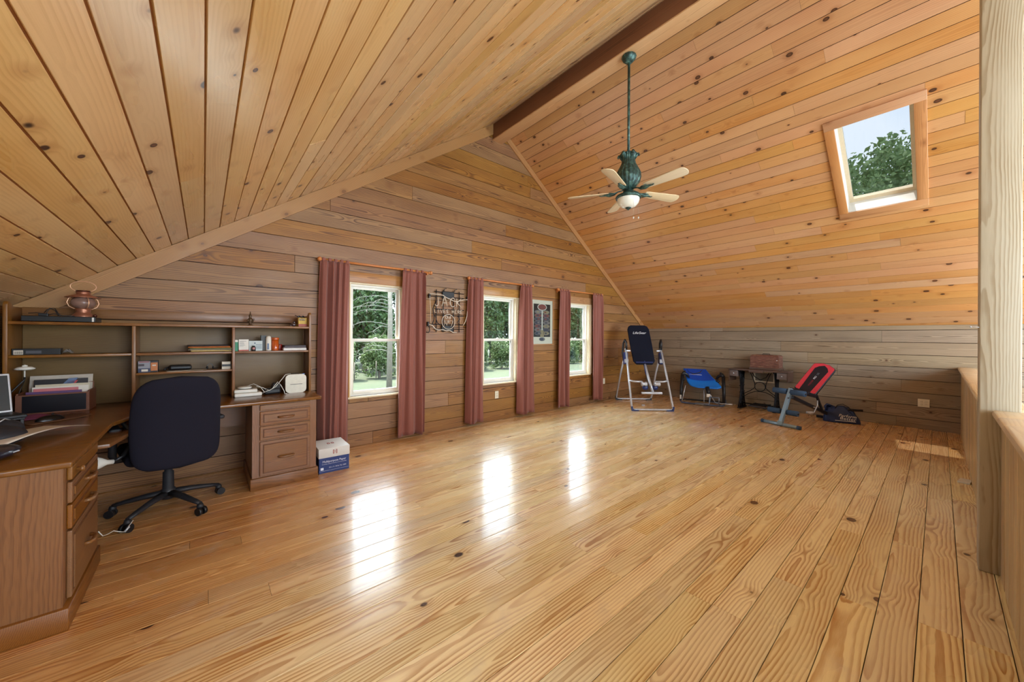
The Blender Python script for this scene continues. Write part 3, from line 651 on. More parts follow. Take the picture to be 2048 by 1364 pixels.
for i in range(9): MB().box(-.145, .145, -.07+i*.0165, -.062+i*.0165, .003, .01).build('slat', M_VG, vt)

# ------------------------------------------------------------------ ceiling fan
M_VERD = NT('verdigris_metal'); t_ = M_VERD; tcn_ = t_.n('TexCoord'); f_ = t_.noise(tcn_.outputs['Object'], 26, 5, .6)
t_.l(t_.ramp(f_, [(.3, srgb(38, 44, 38)), (.5, srgb(48, 74, 68)), (.72, srgb(96, 134, 122))]), t_.p.inputs['Base Color']); t_.p.inputs['Metallic'].default_value = .35; t_.p.inputs['Roughness'].default_value = .45; t_.bump(f_, .4, .003); M_VERD = t_.m
M_BLADE = wood('bleached_blade', srgb(226, 206, 168), srgb(196, 172, 132), rings=140, contrast=.5, knots=0, rough=.45, var=.02, axis='x', tintamt=.1)
fn_ = empty('ceiling_fan', (3.52, 2.2, 2.91), label='green bronze ceiling fan with five pale blades and glass bowl light', cat='ceiling fan')
MB().lathe([(0, 0), (.03, .0), (.05, .02), (.072, .045), (.078, .062), (.07, .075), (.0, .078)], (0, 0, 1.402), 24, lobes=12, amp=.02).build('canopy', M_VERD, fn_)
MB().cyl((0, 0, .40), (0, 0, 1.41), .0135, n=12).build('downrod', M_VERD, fn_)
body = MB().lathe([(0, .03), (.06, .03), (.085, .06), (.118, .10), (.13, .15), (.125, .2), (.10, .25), (.075, .30), (.066, .345), (.078, .39), (.095, .40), (.08, .405), (.03, .40), (0, .40)], (0, 0, 0), 72, lobes=18, amp=.035).build('motor_housing', M_VERD, fn_)
lv = MB()
for k in range(6):
    a = 2*PI*k/6; c, s = math.cos(a), math.sin(a)
    lv.tube([(c*.06, s*.06, .34), (c*.085, s*.085, .385), (c*.105, s*.105, .40), (c*.112, s*.112, .385), (c*.104, s*.104, .372)], [.012, .02, .018, .012, .006], 8, flat=.7)
lv.build('leaf_scroll', M_VERD, body)
MB().lathe([(0, .035), (.05, .03), (.055, .0), (.07, -.02), (.125, -.045), (.135, -.06), (.132, -.075), (.12, -.08), (0, -.078)], (0, 0, 0), 36).build('light_collar', M_VERD, fn_)
M_BOWL = simple('alabaster_glass', srgb(232, 230, 214), .25, noise_amt=.05, nscale=14, coat=.3)
MB().lathe([(.117, -.078), (.116, -.10), (.105, -.13), (.08, -.158), (.045, -.172), (0, -.176)], (0, 0, 0), 36).build('bowl', M_BOWL, fn_)
MB().lathe([(.03, -.168), (.032, -.178), (.02, -.188), (.009, -.192), (.006, -.20), (0, -.204)], (0, 0, 0), 16).build('finial', M_VERD, fn_)
for k in range(5):
    a = math.radians(50+72*k); Mz = Matrix.Rotation(a, 4, 'Z'); pitch = Matrix.Rotation(math.radians(-13), 4, 'X')
    pts = [(.20, -.042)]+[(.66-.035*(1-math.cos(t)), -.066+.0*t) for t in (0,)]+[(.60+.05*math.cos(t), .066*math.sin(t)) for t in [(-1.3+2.6*i/8) for i in range(9)]]+[(.58, .066), (.20, .042)]
    pts = [(.205, -.045), (.24, -.05), (.58, -.068)]+[(.605+.055*math.cos(t), .068*math.sin(t)) for t in [(-1.2+2.4*i/8) for i in range(9)]]+[(.58, .068), (.24, .05), (.205, .045)]
    bl = MB().prism(pts, 'z', -.004, .004).build('blade', M_BLADE, fn_); bl.matrix_local = Mz @ pitch; bev(bl, .002)
    ir = MB().tube([(.055, 0, .02), (.11, 0, .01), (.15, 0, -.012), (.20, 0, -.022), (.25, 0, -.014), (.29, 0, -.02), (.305, 0, -.014)], [.012, .012, .026, .03, .018, .009, .011], 10, flat=.45)
    ir.tube([(.14, 0, -.005), (.19, .03, -.008), (.24, .03, -.008)], [.012, .012, .006], 8, flat=.5).tube([(.14, 0, -.005), (.19, -.03, -.008), (.24, -.03, -.008)], [.012, .012, .006], 8, flat=.5)
    ib = ir.build('blade_arm', M_VERD, fn_); ib.matrix_local = Mz
M_CH = simple('chain_brass', srgb(170, 150, 120), .3, metal=.8)
for (x, y, L) in ((.09, -.07, .20), (-.06, -.10, .24)):
    pch = MB().cyl((x, y, -.07), (x, y, -.07-L), .0012, n=5).build('pull_chain', M_CH, fn_)
    MB().lathe([(0, .014), (.006, .01), (.008, 0), (.005, -.01), (0, -.013)], (x, y, -.07-L-.01), 10).build('pull_knob', M_PLASTW, pch)

# ------------------------------------------------------------------ oak desk
dk = empty('desk', (0, 0, 0), label='L-shaped oak desk with two drawer pedestals against the walls', cat='desk')
DZ = .76; DXL, DXF, DXR = -1.085, -.45, .845; DYF, DYN = 3.745, 2.505
pts = [(DXL, DYN), (DXF+.005, DYN), (DXF+.005, 3.45), (DXF+.06, 3.62), (DXF+.20, DYF), (DXR, DYF), (DXR, 4.45), (DXL, 4.45)]
bev(MB().prism(pts, 'z', DZ-.028, DZ).build('desktop', M_OAK_TOP, dk), .007, 3)
def drawer(M, w_, h_, pull=True, kname='drawer', mat=None):
    """raised-panel drawer front, local x across, y up, z outward"""
    mb = MB(); mb.rbox(-w_/2, w_/2, -h_/2, h_/2, 0, .018, .005)
    d = mb.build(kname, mat, dk); d.matrix_local = M
    i_ = .03
    if h_ > .07:
        MB().prism([(-w_/2+i_, -h_/2+i_), (w_/2-i_, -h_/2+i_), (w_/2-i_, h_/2-i_), (-w_/2+i_, h_/2-i_)], 'z', .018, .0225).build('raised_panel', mat, d)
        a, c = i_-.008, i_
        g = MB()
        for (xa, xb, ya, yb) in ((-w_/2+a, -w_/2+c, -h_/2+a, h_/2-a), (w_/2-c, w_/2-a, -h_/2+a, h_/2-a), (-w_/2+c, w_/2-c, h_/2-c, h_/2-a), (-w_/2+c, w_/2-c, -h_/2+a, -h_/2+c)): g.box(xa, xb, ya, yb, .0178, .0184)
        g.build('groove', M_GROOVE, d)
    if pull:
        z0 = .02
        MB().tube([(-.058, 0, z0), (-.052, 0, z0+.018), (-.03, 0, z0+.027), (.03, 0, z0+.027), (.052, 0, z0+.018), (.058, 0, z0)], [.009, .009, .009, .009, .009, .009], 10).build('handle', M_OAK_X, d)
    return d
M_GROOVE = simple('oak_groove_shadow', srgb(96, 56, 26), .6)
# right pedestal
MB().box(.318, .808, 3.785, 4.44, .10, DZ-.028).build('pedestal', M_OAK_Z, dk)
bev(MB().box(.305, .823, 3.765, 4.45, 0, .10).build('plinth', M_OAK_XZ, dk), .005)
for z0, z1, pl_ in ((.678, .724, 0), (.548, .668, 1), (.42, .54, 1), (.112, .408, 1)):
    d = drawer(frame((.563, 3.785, (z0+z1)/2), (1, 0, 0), (0, 0, 1)), .385, z1-z0, bool(pl_), 'pull_out_board' if not pl_ else 'drawer', M_OAK_X)
# left pedestal (front faces +x)
MB().box(-1.08, -.478, 2.545, 3.16, .10, DZ-.028).build('pedestal', M_OAK_Z, dk)
bev(MB().box(-1.085, -.455, 2.525, 3.175, 0, .10).build('plinth', M_OAK_Y, dk), .005)
for z0, z1, pl_ in ((.655, .715, 0), (.548, .645, 1), (.43, .54, 1), (.112, .42, 1)):
    d = drawer(frame((-.478, 2.86, (z0+z1)/2), (0, 1, 0), (0, 0, 1)), .53, z1-z0, True if pl_ else False, 'drawer' if pl_ else 'pull_out_board', M_OAK_X)
    if not pl_: MB().lathe([(.006, 0), (.008, .008), (.014, .014), (.015, .02), (.01, .026), (0, .027)], (-.19, 0, .018), 14).build('knob', M_OAK_X, d)
# rails, legs under the corner, keyboard tray
MB().box(-.44, .318, 4.40, 4.425, .45, DZ-.028).build('modesty_panel', M_OAK_XZ, dk)
bev(MB().prism([(-.95, 3.22), (-.425, 3.22), (-.37, 3.5), (-.35, 3.74), (-.95, 3.74)], 'z', .648, .672).build('keyboard_tray', M_OAK_TOP, dk), .004)

# hutch on the desk
ht = empty('hutch', (0, 0, 0), label='open oak shelf hutch standing on the desk against the gable wall', cat='shelf')
HY0, HY1 = 4.18, 4.45
def panel(x0, x1, y0, y1, z0, z1, mat, nm): return bev(MB().box(x0, x1, y0, y1, z0, z1).build(nm, mat, ht), .0025)
def side(x0, x1, zt, nm='side_panel', cap=True):
    pts = [(HY0, DZ), (HY1, DZ), (HY1, zt-.03), (HY0+.1, zt-.03+.0), (HY0+.05, zt), (HY0+.015, zt), (HY0, zt-.02)]
    return bev(MB().prism(pts, 'x', x0, x1).build(nm, M_OAK_Z, ht), .003)
side(-1.058, -1.036, 1.555); side(.822, .843, 1.56)
panel(-1.036, .822, HY0, HY1, 1.396, 1.417, M_OAK_X, 'top_shelf')
panel(-.438, -.416, HY0, HY1, DZ, 1.396, M_OAK_Z, 'divider'); panel(.198, .220, HY0, HY1, DZ, 1.396, M_OAK_Z, 'divider')
panel(-1.036, -.438, HY0+.01, HY1, 1.157, 1.177, M_OAK_X, 'shelf'); panel(-.416, .198, HY0+.01, HY1, 1.157, 1.177, M_OAK_X, 'shelf')
panel(-.416, .198, HY0+.01, HY1, .997, 1.015, M_OAK_X, 'shelf'); panel(.220, .822, HY0+.01, HY1, 1.157, 1.177, M_OAK_X, 'shelf')
panel(-1.036, .822, HY1, HY1+.008, DZ, 1.40, M_OAK_BACK, 'back_panel')
panel(-1.036, .822, HY1-.012, HY1, 1.455, 1.53, M_OAK_X, 'back_rail')

# ------------------------------------------------------------------ things on the hutch
def thing(name, loc, rz, label, cat, group=None): return empty(name, loc, rz, label=label, cat=cat, group=group)
def block(name, x, y, z, sx, sy, sz, mat, label, cat, rz=0, group=None, b=.002):
    o = MB().rbox(-sx/2, sx/2, -sy/2, sy/2, 0, sz, b).build(name, mat, loc=(x, y, z)); o.rotation_euler = (0, 0, rz); return tag(o, label, cat, group)
def patch(parent, x0, x1, z0, z1, y, mat, nm='print', t=.0008):
    return MB().box(x0, x1, y-t, y, z0, z1).build(nm, mat, parent)
TS = 1.417; S1 = 1.177; S2 = 1.015
M_COPP = simple('copper', srgb(170, 116, 92), .3, metal=.65, noise_amt=.1, nscale=20)
M_COPB = simple('copper_wire_bright', srgb(226, 176, 140), .3, metal=.5)
M_COPD = simple('copper_dark', srgb(92, 52, 40), .3, metal=.7)
pl_ = thing('disc_player', (-.81, 4.31, TS), 0, 'flat black electronics box under the copper lantern', 'electronics')
MB().rbox(-.175, .175, -.11, .11, .003, .042, .003).build('case', M_BLACKG, pl_); patch(pl_, .158, .168, .006, .038, -.1105, M_PLASTW, 'button_strip')
for x in (-.14, .14): MB().cyl((x, -.08, 0), (x, -.08, .004), .012).build('foot', M_BLACK, pl_)
cbn = thing('charger_cables', (-.91, 4.28, TS+.042), 0, 'tangle of black cables on the flat black box', 'cable')
MB().tube([(-.06, 0, .02), (-.02, -.01, .024), (.02, 0, .02), (.035, .01, .06), (.06, .01, .062), (.075, 0, .03), (.09, -.01, .006)], .003, 6).tube([(0, .02, .01), (.02, .02, .05), (.04, .02, .058), (.06, .02, .045), (.075, .02, .006)], .003, 6).tube([(.02, 0, .006), (.06, -.02, .02), (.1, 0, .008), (.16, -.02, .006)], .003, 6).build('cord', M_BLACK, cbn)
MB().rbox(-.01, .035, -.03, .0, 0, .022, .003).build('plug', M_BLACKG, cbn)
ln = thing('lantern', (-.716, 4.32, TS+.043), 0, 'copper ship lantern with ribbed glass globe and wire handle', 'lantern')
MB().lathe([(0, 0), (.062, 0), (.064, .006), (.05, .022), (.040, .034), (.038, .044), (.04, .048), (.04, .066), (.036, .07), (0, .07)], n=28).build('base', M_COPP, ln)
MB().lathe([(.034, .068), (.055, .082), (.066, .10), (.067, .118), (.058, .14), (.042, .152)], n=28).build('globe', simple('lantern_glass', srgb(150, 118, 104), .2, noise_amt=.15, nscale=60, trans=.3), ln)
MB().lathe([(.05, .150), (.094, .150), (.096, .153), (.06, .168), (.04, .176), (.036, .188), (.04, .19), (.04, .196), (0, .196)], n=32).build('hood', M_COPP, ln)
MB().lathe([(.0, .196), (.036, .196), (.04, .202), (.036, .208), (0, .209)], n=20).build('cap', M_COPD, ln)
for k in range(4):
    a = .5+k*PI/2; c, s = math.cos(a), math.sin(a)
    MB().tube([(c*.045, s*.045, .062), (c*.075, s*.075, .082), (c*.086, s*.086, .11), (c*.078, s*.078, .14), (c*.06, s*.06, .156)], .0034, 6).build('guard_wire', M_COPB, ln)
MB().tube([(.068*math.cos(t), 0, .238+.045*math.sin(t)) for t in [(-2.4+ (math.pi*2-1.5)*i/22+1.57-.0) for i in range(23)]] if False else [(.067*math.cos(a), 0, .238+.042*math.sin(a)) for a in [math.radians(-62+304*i/24) for i in range(25)]], .0032, 6).build('handle', M_COPB, ln)
MB().ball((.066, -.03, .012), .012).build('knob', M_COPD, ln)
fg = thing('figurine', (.342, 4.30, TS), .3, 'small dark carved figurine on the top shelf of the hutch', 'ornament')
M_BRZ = simple('dark_bronze', srgb(84, 64, 44), .4, metal=.4, noise_amt=.3, nscale=60)
MB().lathe([(0, 0), (.024, 0), (.024, .006), (.012, .012), (.014, .03), (.02, .045), (.022, .06), (.013, .075), (.009, .08), (.013, .09), (.011, .103), (.005, .112), (.003, .135), (0, .137)], n=14).ball((-.018, 0, .052), .012, (1, .8, 1.2)).ball((.02, .004, .05), .011, (1, .8, 1.2)).tube([(.012, 0, .06), (.03, -.004, .07), (.032, -.004, .054)], .004, 6).build('body', M_BRZ, fg)
bo_ = thing('glass_ornament', (.705, 4.30, TS), 0, 'small dark glass ornament beside the yellow box', 'ornament')
MB().ball((0, 0, .02), .021, (1.2, 1, .95)).ball((-.026, 0, .01), .011).ball((.004, 0, .042), .013, (1, 1, 1.3)).build('body', simple('dark_glass', srgb(60, 44, 44), .12, noise_amt=.4, nscale=50, coat=1), bo_)
yb = thing('yellow_box', (.782, 4.30, TS), 0, 'yellow and red cardboard box at the right end of the top shelf', 'box')
MB().rbox(-.038, .038, -.03, .03, 0, .092, .001).build('carton', simple('yellow_card', srgb(216, 178, 66), .5), yb); patch(yb, -.038, .038, .001, .028, -.0302, simple('red_card', srgb(176, 84, 66), .5), 'red_band')
patch(yb, -.034, .02, .062, .086, -.0303, simple('brown_print', srgb(110, 70, 20), .5), 'logo_shape'); text('Gerrit', yb, simple('cream_print', srgb(240, 222, 160), .5), .022, frame((-.006, -.0312, .074), (1, 0, .05), (0, 0, 1)), shear=.3)
sn = thing('sunglasses', (.765, 4.30, TS+.092), .2, 'dark folded sunglasses lying on the yellow box', 'glasses')
MB().tube([(-.05, 0, .024), (-.02, 0, .012), (.0, 0, .008), (.03, 0, .006)], .0035, 6).tube([(-.03, -.01, .008), (.04, -.01, .012)], .003, 6).ball((-.015, -.01, .012), .014, (1, .25, .8)).ball((.022, -.01, .012), .014, (1, .25, .8)).build('frame', M_BLACKG, sn)
# left bay, upper shelf
lb = thing('long_carton', (-.92, 4.27, S1), 0, 'long black carton with white barcode label on the left shelf', 'box')
MB().rbox(-.112, .108, -.035, .035, 0, .045, .0015).build('carton', M_BLACKG, lb); patch(lb, -.104, -.062, .004, .034, -.0352, M_MAT, 'barcode_label')
g = MB()
for i in range(9): g.box(-.1+.0042*i, -.1+.0042*i+.002, -.0364, -.0362, .008, .026)
g.build('barcode', M_BLACK, lb); patch(lb, -.05, .02, .01, .03, -.0353, simple('grey_print', srgb(74, 74, 80), .5))
pk = thing('plastic_packet', (-.785, 4.28, S1), 0, 'crumpled clear plastic packet beside the long carton', 'packet')
MB().grid(lambda u, v: (-.022+.05*u, -.03+.06*v, .006+.034*abs(math.sin(3.1*u))*(.6+.4*math.sin(9*v+5*u))), 10, 10).build('film', simple('plastic_film', srgb(120, 112, 104), .15, coat=1), pk).modifiers.new('t', 'SOLIDIFY').thickness = .001
# middle bay, upper: folders
cols = [('manila', srgb(206, 178, 112)), ('grey', srgb(148, 140, 124)), ('olive', srgb(132, 128, 78)), ('orange', srgb(186, 104, 48)), ('dark', srgb(52, 44, 44))]
fz = S1
for i, (cn, c_, wx, dx, th, lab) in enumerate((('manila', cols[0][1], .30, .03, .012, 'manila folder at the bottom of the paper stack on the middle shelf'), ('grey', cols[1][1], .31, .02, .010, 'grey folder second from the bottom of the paper stack'), ('green', cols[2][1], .30, .03, .010, 'olive green folder in the middle of the paper stack'), ('orange', cols[3][1], .29, .015, .014, 'orange envelope near the top of the paper stack'), ('dark', cols[4][1], .28, .0, .012, 'dark folder on top of the paper stack'))):
    n_ = 'folder'; o = MB().grid(lambda u, v, th=th, i=i: (-wx/2+wx*u, -.11+.22*v, .001+.003*math.sin(u*5+i)*math.sin(v*3)), 12, 6).build(n_, simple('folder_'+cn, c_, .6), loc=(.03+dx, 4.31, fz+th), fix=False)
    so = o.modifiers.new('t', 'SOLIDIFY'); so.thickness = th-.004; so.offset = -1; o.rotation_euler = (0, 0, R.uniform(-.06, .06)); tag(o, lab, 'folder', 'folders stacked on the middle shelf'); fz += th
# middle bay, lower
nb = thing('small_carton', (-.373, 4.27, S2), .03, 'small blue and silver carton at the left of the lower middle shelf', 'box')
MB().rbox(-.036, .036, -.03, .03, 0, .094, .001).build('carton', simple('silver_card', srgb(128, 126, 132), .4), nb); patch(nb, -.035, .035, .001, .034, -.0302, simple('navy_card', srgb(34, 42, 72), .5), 'label'); patch(nb, -.016, .022, .008, .026, -.0312, M_MAT, 'label'); patch(nb, -.035, .0, .052, .07, -.0303, simple('dark_card', srgb(60, 48, 52), .5))
patch(nb, -.03, .03, .083, .09, -.0303, simple('red_card2', srgb(140, 60, 60), .5))
nb2 = thing('small_carton', (-.312, 4.27, S2), -.02, 'small orange and black carton beside the blue and silver one', 'box')
MB().rbox(-.022, .022, -.03, .03, .0, .096, .001).build('carton', M_BLACK, nb2); patch(nb2, -.021, .02, .012, .08, -.0302, simple('orange_card', srgb(182, 112, 62), .5), 'label'); patch(nb2, -.012, .01, .052, .062, -.0312, M_MAT)
dv = thing('cassette_deck', (-.155, 4.31, S2+.004), .05, 'small black handheld device on loose papers behind the chair', 'electronics')
MB().rbox(-.075, .075, -.04, .04, 0, .046, .016).build('body', M_BLACKG, dv); MB().tube([(-.07, -.01, .03), (-.095, -.02, .02), (-.1, -.03, .006)], .006, 6).build('strap', M_BLACK, dv)
for i, (x, rz) in enumerate(((-.13, .1), (-.10, -.25))):
    o = MB().box(-.11, .11, -.07, .07, 0, .0012).build('paper_sheet', M_MAT, loc=(x, 4.27, S2+.0005+.0015*i)); o.rotation_euler = (0, 0, rz)
    tag(o, ['white paper sheet under the small black device', 'crooked white paper sheet on top, behind the chair'][i], 'paper', 'papers on the lower middle shelf')
hdp = thing('headset', (.055, 4.29, S2+.006), .2, 'small black headset on the lower middle shelf', 'headset')
MB().tube([(-.03, 0, .002), (-.032, 0, .03), (-.015, 0, .046), (.005, 0, .04), (.012, 0, .015)], .004, 8).build('band', simple('grey_plastic', srgb(96, 92, 90), .4), hdp); MB().ball((-.03, 0, .012), .014, (.6, 1, 1)).ball((.013, 0, .01), .013, (.6, 1, 1)).tube([(.02, 0, .002), (.045, -.01, .0)], .003, 6).build('ear_pad', M_BLACK, hdp)
wbx = thing('small_box', (.160, 4.27, S2), 0, 'small white and black box at the right of the lower middle shelf', 'box')
MB().rbox(-.032, .032, -.03, .03, 0, .068, .001).build('carton', M_MAT, wbx); patch(wbx, -.031, .031, .024, .044, -.0302, M_BLACK)
# right bay, upper: packets and bottles
M_PW = simple('white_card', srgb(214, 208, 196), .5, noise_amt=.02); M_PG = simple('green_card', srgb(52, 132, 96), .5); M_PR = simple('red_strip', srgb(170, 70, 52), .5); M_GP = simple('grey_line_print', srgb(130, 128, 124), .5)
b1 = thing('medicine_carton', (.232, 4.27, S1), 0, 'narrow green and white medicine carton at the left of the right shelf', 'box'); MB().rbox(-.011, .013, -.03, .03, 0, .106, .001).build('carton', M_PG, b1); patch(b1, -.011, .013, .085, .105, -.0302, M_PW)
b2 = thing('medicine_carton', (.288, 4.27, S1), 0, 'large white medicine carton with red bottom band', 'box'); MB().rbox(-.038, .038, -.03, .03, 0, .110, .001).build('carton', M_PW, b2); patch(b2, -.038, .038, .001, .012, -.0302, M_PR, 'red_band')
g = MB()
for i in range(6): g.box(-.03, -.03+R.uniform(.03, .055), -.0306, -.0302, .045+.009*i, .048+.009*i)
g.build('fine_print', M_GP, b2)
b3 = thing('medicine_carton', (.382, 4.28, S1), 0, 'wide white medicine carton behind the small dark bottle', 'box'); MB().rbox(-.053, .053, -.03, .03, 0, .096, .001).build('carton', simple('pale_blue_card', srgb(182, 190, 188), .5), b3)
g = MB()
for i in range(4): g.box(-.0, .048, -.0306, -.0302, .02+.012*i, .024+.012*i)
g.box(-.012, -.002, -.0306, -.0302, .066, .08); g.build('fine_print', simple('blue_print', srgb(84, 104, 124), .5), b3)
sb_ = thing('small_bottle', (.363, 4.225, S1), 0, 'tiny dark bottle with pink label before the wide white carton', 'bottle')
MB().lathe([(0, 0), (.016, 0), (.017, .004), (.017, .034), (.012, .042), (.012, .05), (0, .05)], n=14).build('body', M_BLACK, sb_); patch(sb_, -.01, .01, .015, .034, -.0165, simple('pink_label', srgb(170, 110, 104), .5), 'label')
b4 = thing('dark_carton', (.447, 4.30, S1), 0, 'tall dark grey carton behind the white bottle', 'box'); MB().rbox(-.022, .022, -.03, .03, 0, .148, .001).build('carton', simple('slate_card', srgb(70, 72, 72), .5), b4)
b5 = thing('pill_bottle', (.484, 4.25, S1), 0, 'white rounded pill bottle with printed side', 'bottle'); MB().lathe([(0, 0), (.021, 0), (.023, .004), (.023, .115), (.02, .135), (.012, .142), (0, .143)], n=20).build('body', M_PW, b5)
patch(b5, -.012, .002, .012, .07, -.0225, simple('blue_print2', srgb(90, 110, 140), .5), 'label')
b6 = thing('amber_bottle', (.540, 4.26, S1), 0, 'amber orange bottle with ribbed cap on the right shelf', 'bottle'); M_AMB = simple('amber_plastic', srgb(178, 78, 24), .2, coat=.6)
MB().lathe([(0, 0), (.03, 0), (.031, .003), (.031, .105), (0, .106)], n=22).build('body', M_AMB, b6); MB().lathe([(.032, .105), (.033, .107), (.033, .124), (.03, .127), (0, .127)], n=22, lobes=22, amp=.02).build('cap', M_AMB, b6)
b7 = thing('red_tin', (.582, 4.30, S1), 0, 'small dark red tin behind the notebooks', 'tin'); MB().lathe([(0, 0), (.024, 0), (.025, .003), (.025, .055), (.023, .06), (0, .061)], n=18).build('body', simple('dark_red', srgb(120, 26, 20), .3), b7)
zz = S1
for i, (c_, th, wx, lab) in enumerate(((srgb(214, 210, 204), .022, .205, 'thick white notebook at the bottom of the small stack'), (srgb(96, 90, 94), .012, .20, 'grey notebook in the middle of the small stack'), (srgb(62, 56, 60), .016, .19, 'dark grey pouch on top of the notebooks'))):
    o = MB().rbox(-wx/2, wx/2, -.09, .09, 0, th, .004).build('notebook', simple('notebook_%d_cover' % i, c_, .5), loc=(.705, 4.30, zz)); o.rotation_euler = (0, 0, (.0, -.02, .03)[i]); zz += th
    tag(o, lab, 'notebook', 'notebooks on the right shelf')
# on the desk, right bay
tr = thing('router', (.315, 4.19, DZ), .05, 'flat white router with a smaller white unit on top', 'electronics'); MB().rbox(-.105, .105, -.07, .07, 0, .034, .01).build('case', M_PLASTW, tr)
tr2 = thing('phone_cradle', (.305, 4.20, DZ+.034), -.05, 'white cradle with grey tray lying on the router', 'electronics'); MB().rbox(-.09, .085, -.055, .055, 0, .03, .008).build('case', M_PLASTW, tr2); MB().rbox(-.06, .05, -.045, .02, .03, .0305, .0002).build('tray', simple('grey_tray', srgb(120, 116, 108), .4), tr2); MB().lathe([(0, .052), (.04, .052), (.055, .046), (.055, .034), (0, .03)], (-.01, .02, 0), 20).build('lid', M_PLASTW, tr2)
ph_ = thing('phone_handset', (.505, 4.18, DZ), .2, 'heap of black cordless phone and leather case beside the label printer', 'phone')
MB().rbox(-.07, .07, -.04, .04, 0, .06, .018).build('body', M_BLACK, ph_); MB().rbox(-.03, .05, -.03, .03, .05, .11, .015, Matrix.Rotation(.35, 4, 'Y')).build('pouch', simple('black_leather', srgb(30, 27, 27), .5), ph_)
pr_ = thing('label_printer', (.70, 4.20, DZ), 0, 'cream and black label printer with rounded front', 'printer')
bx = bmesh.new(); bmesh.ops.create_cube(bx, size=1)
for v in bx.verts: v.co = Vector((v.co.x*.165, v.co.y*.13, .09+v.co.z*.18))
bmesh.ops.bevel(bx, geom=[e for e in bx.edges if abs((e.verts[0].co-e.verts[1].co).y) > .1], offset=.045, segments=5, profile=.5, affect='EDGES')
MB().bm(bx, Matrix.Translation((-.006, .02, .001))).build('body', simple('printer_brown_black', srgb(52, 38, 34), .3), pr_)
bx = bmesh.new(); bmesh.ops.create_cube(bx, size=1)
for v in bx.verts: v.co = Vector((v.co.x*.18, v.co.y*.03, .09+v.co.z*.182))
bmesh.ops.bevel(bx, geom=[e for e in bx.edges if abs((e.verts[0].co-e.verts[1].co).y) > .02], offset=.04, segments=5, profile=.5, affect='EDGES')
MB().bm(bx, Matrix.Translation((0, -.06, .001))).build('front_cover', simple('printer_cream', srgb(206, 200, 182), .35), pr_)
MB().rbox(-.05, .055, -.078, -.074, .082, .086, .0015).build('label_slot', M_BLACK, pr_); MB().rbox(.055, .08, -.062, -.04, .176, .186, .004).build('release_button', simple('blue_button', srgb(90, 110, 160), .4), pr_)
cb = thing('white_cables', (0, 0, 0), 0, 'white cables running from the router to the label printer', 'cable')
MB().tube([(.38, 4.15, DZ+.085), (.43, 4.15, DZ+.07), (.48, 4.13, DZ+.04), (.53, 4.12, DZ+.075), (.57, 4.12, DZ+.13), (.61, 4.13, DZ+.183), (.66, 4.17, DZ+.187)], .003, 6).tube([(.42, 4.13, DZ+.02), (.50, 4.12, DZ+.055), (.545, 4.115, DZ+.12), (.57, 4.11, DZ+.085), (.595, 4.10, DZ+.03), (.60, 4.09, DZ+.004), (.62, 4.085, DZ+.003)], .003, 6).tube([(.31, 4.18, DZ+.09), (.36, 4.17, DZ+.11), (.41, 4.15, DZ+.08), (.44, 4.12, DZ+.03)], .0025, 6).build('cord', M_PLASTW, cb)

# left bay, on the desk: file box, papers, small lamp, laptop ...
fb = thing('file_box', (-.815, 4.12, DZ), -.02, 'wooden file box with black front full of papers', 'file box'); M_FB = simple('filebox_wood', srgb(112, 70, 50), .5, noise_amt=.12, nscale=40)
MB().rbox(-.175, .165, .0, .012, 0, .14, .002).rbox(-.175, -.165, .012, .20, 0, .15, .002).rbox(.155, .165, .012, .20, 0, .15, .002).rbox(-.165, .155, .19, .20, 0, .2, .002).rbox(-.165, .155, .012, .19, 0, .01, .002).build('case', M_FB, fb)
MB().rbox(-.145, .15, -.004, -.0, .012, .132, .003).build('front_panel', simple('navy_black', srgb(20, 19, 26), .3), fb)
def sheet(y, x0, x1, z1, tilt, mat, lab, nm='paper_sheet', z0=.012):
    o = MB().rbox(x0, x1, 0, .003, 0, z1-z0, .001).build(nm, mat, loc=(-.815, 4.12+y, DZ+z0)); o.rotation_euler = (tilt, 0, R.uniform(-.01, .01)); return tag(o, lab, 'paper', 'papers in the file box')
sheet(.03, -.14, .12, .155, -.12, simple('purple_folder', srgb(88, 58, 104), .5), 'purple folder just behind the black front of the file box')
sheet(.045, -.11, .10, .175, -.12, simple('pink_folder', srgb(190, 108, 112), .5), 'pink folder in the file box'); sheet(.062, -.12, .148, .185, -.12, M_PW, 'white card behind the pink folder in the file box')
sheet(.08, -.11, .15, .20, -.12, simple('cream_paper', srgb(196, 186, 160), .5), 'cream paper near the middle of the file box')
mg = sheet(.11, -.125, .135, .235, -.15, simple('black_print_paper', srgb(28, 26, 30), .4), 'black printed brochure with blue and red swoosh in the file box')
for (c_, dz_) in ((srgb(90, 108, 140), 0), (srgb(176, 60, 66), -.02)): MB().prism([(0, .17+dz_), (.04, .225+dz_), (.085, .228+dz_), (.06, .18+dz_), (.03, .165+dz_)], 'y', -.0012, -.0002).build('print', simple('swoosh', c_, .4), mg)
sheet(.15, -.155, .152, .262, -.2, simple('grey_white_paper', srgb(178, 168, 154), .5), 'tall off-white envelope at the back of the file box')
ll = thing('desk_light', (-.975, 4.14, DZ), 0, 'small round white lamp on a thin black gooseneck', 'lamp')
MB().tube([(-.045, -.01, .0), (-.046, 0, .08), (-.04, .01, .16), (-.01, .03, .21), (.01, .04, .24), (.012, .045, .262)], .0055, 8).tube([(-.02, .0, .0), (-.018, .01, .09), (0, .02, .18), (.015, .03, .235)], .002, 6).build('gooseneck', M_BLACK, ll)
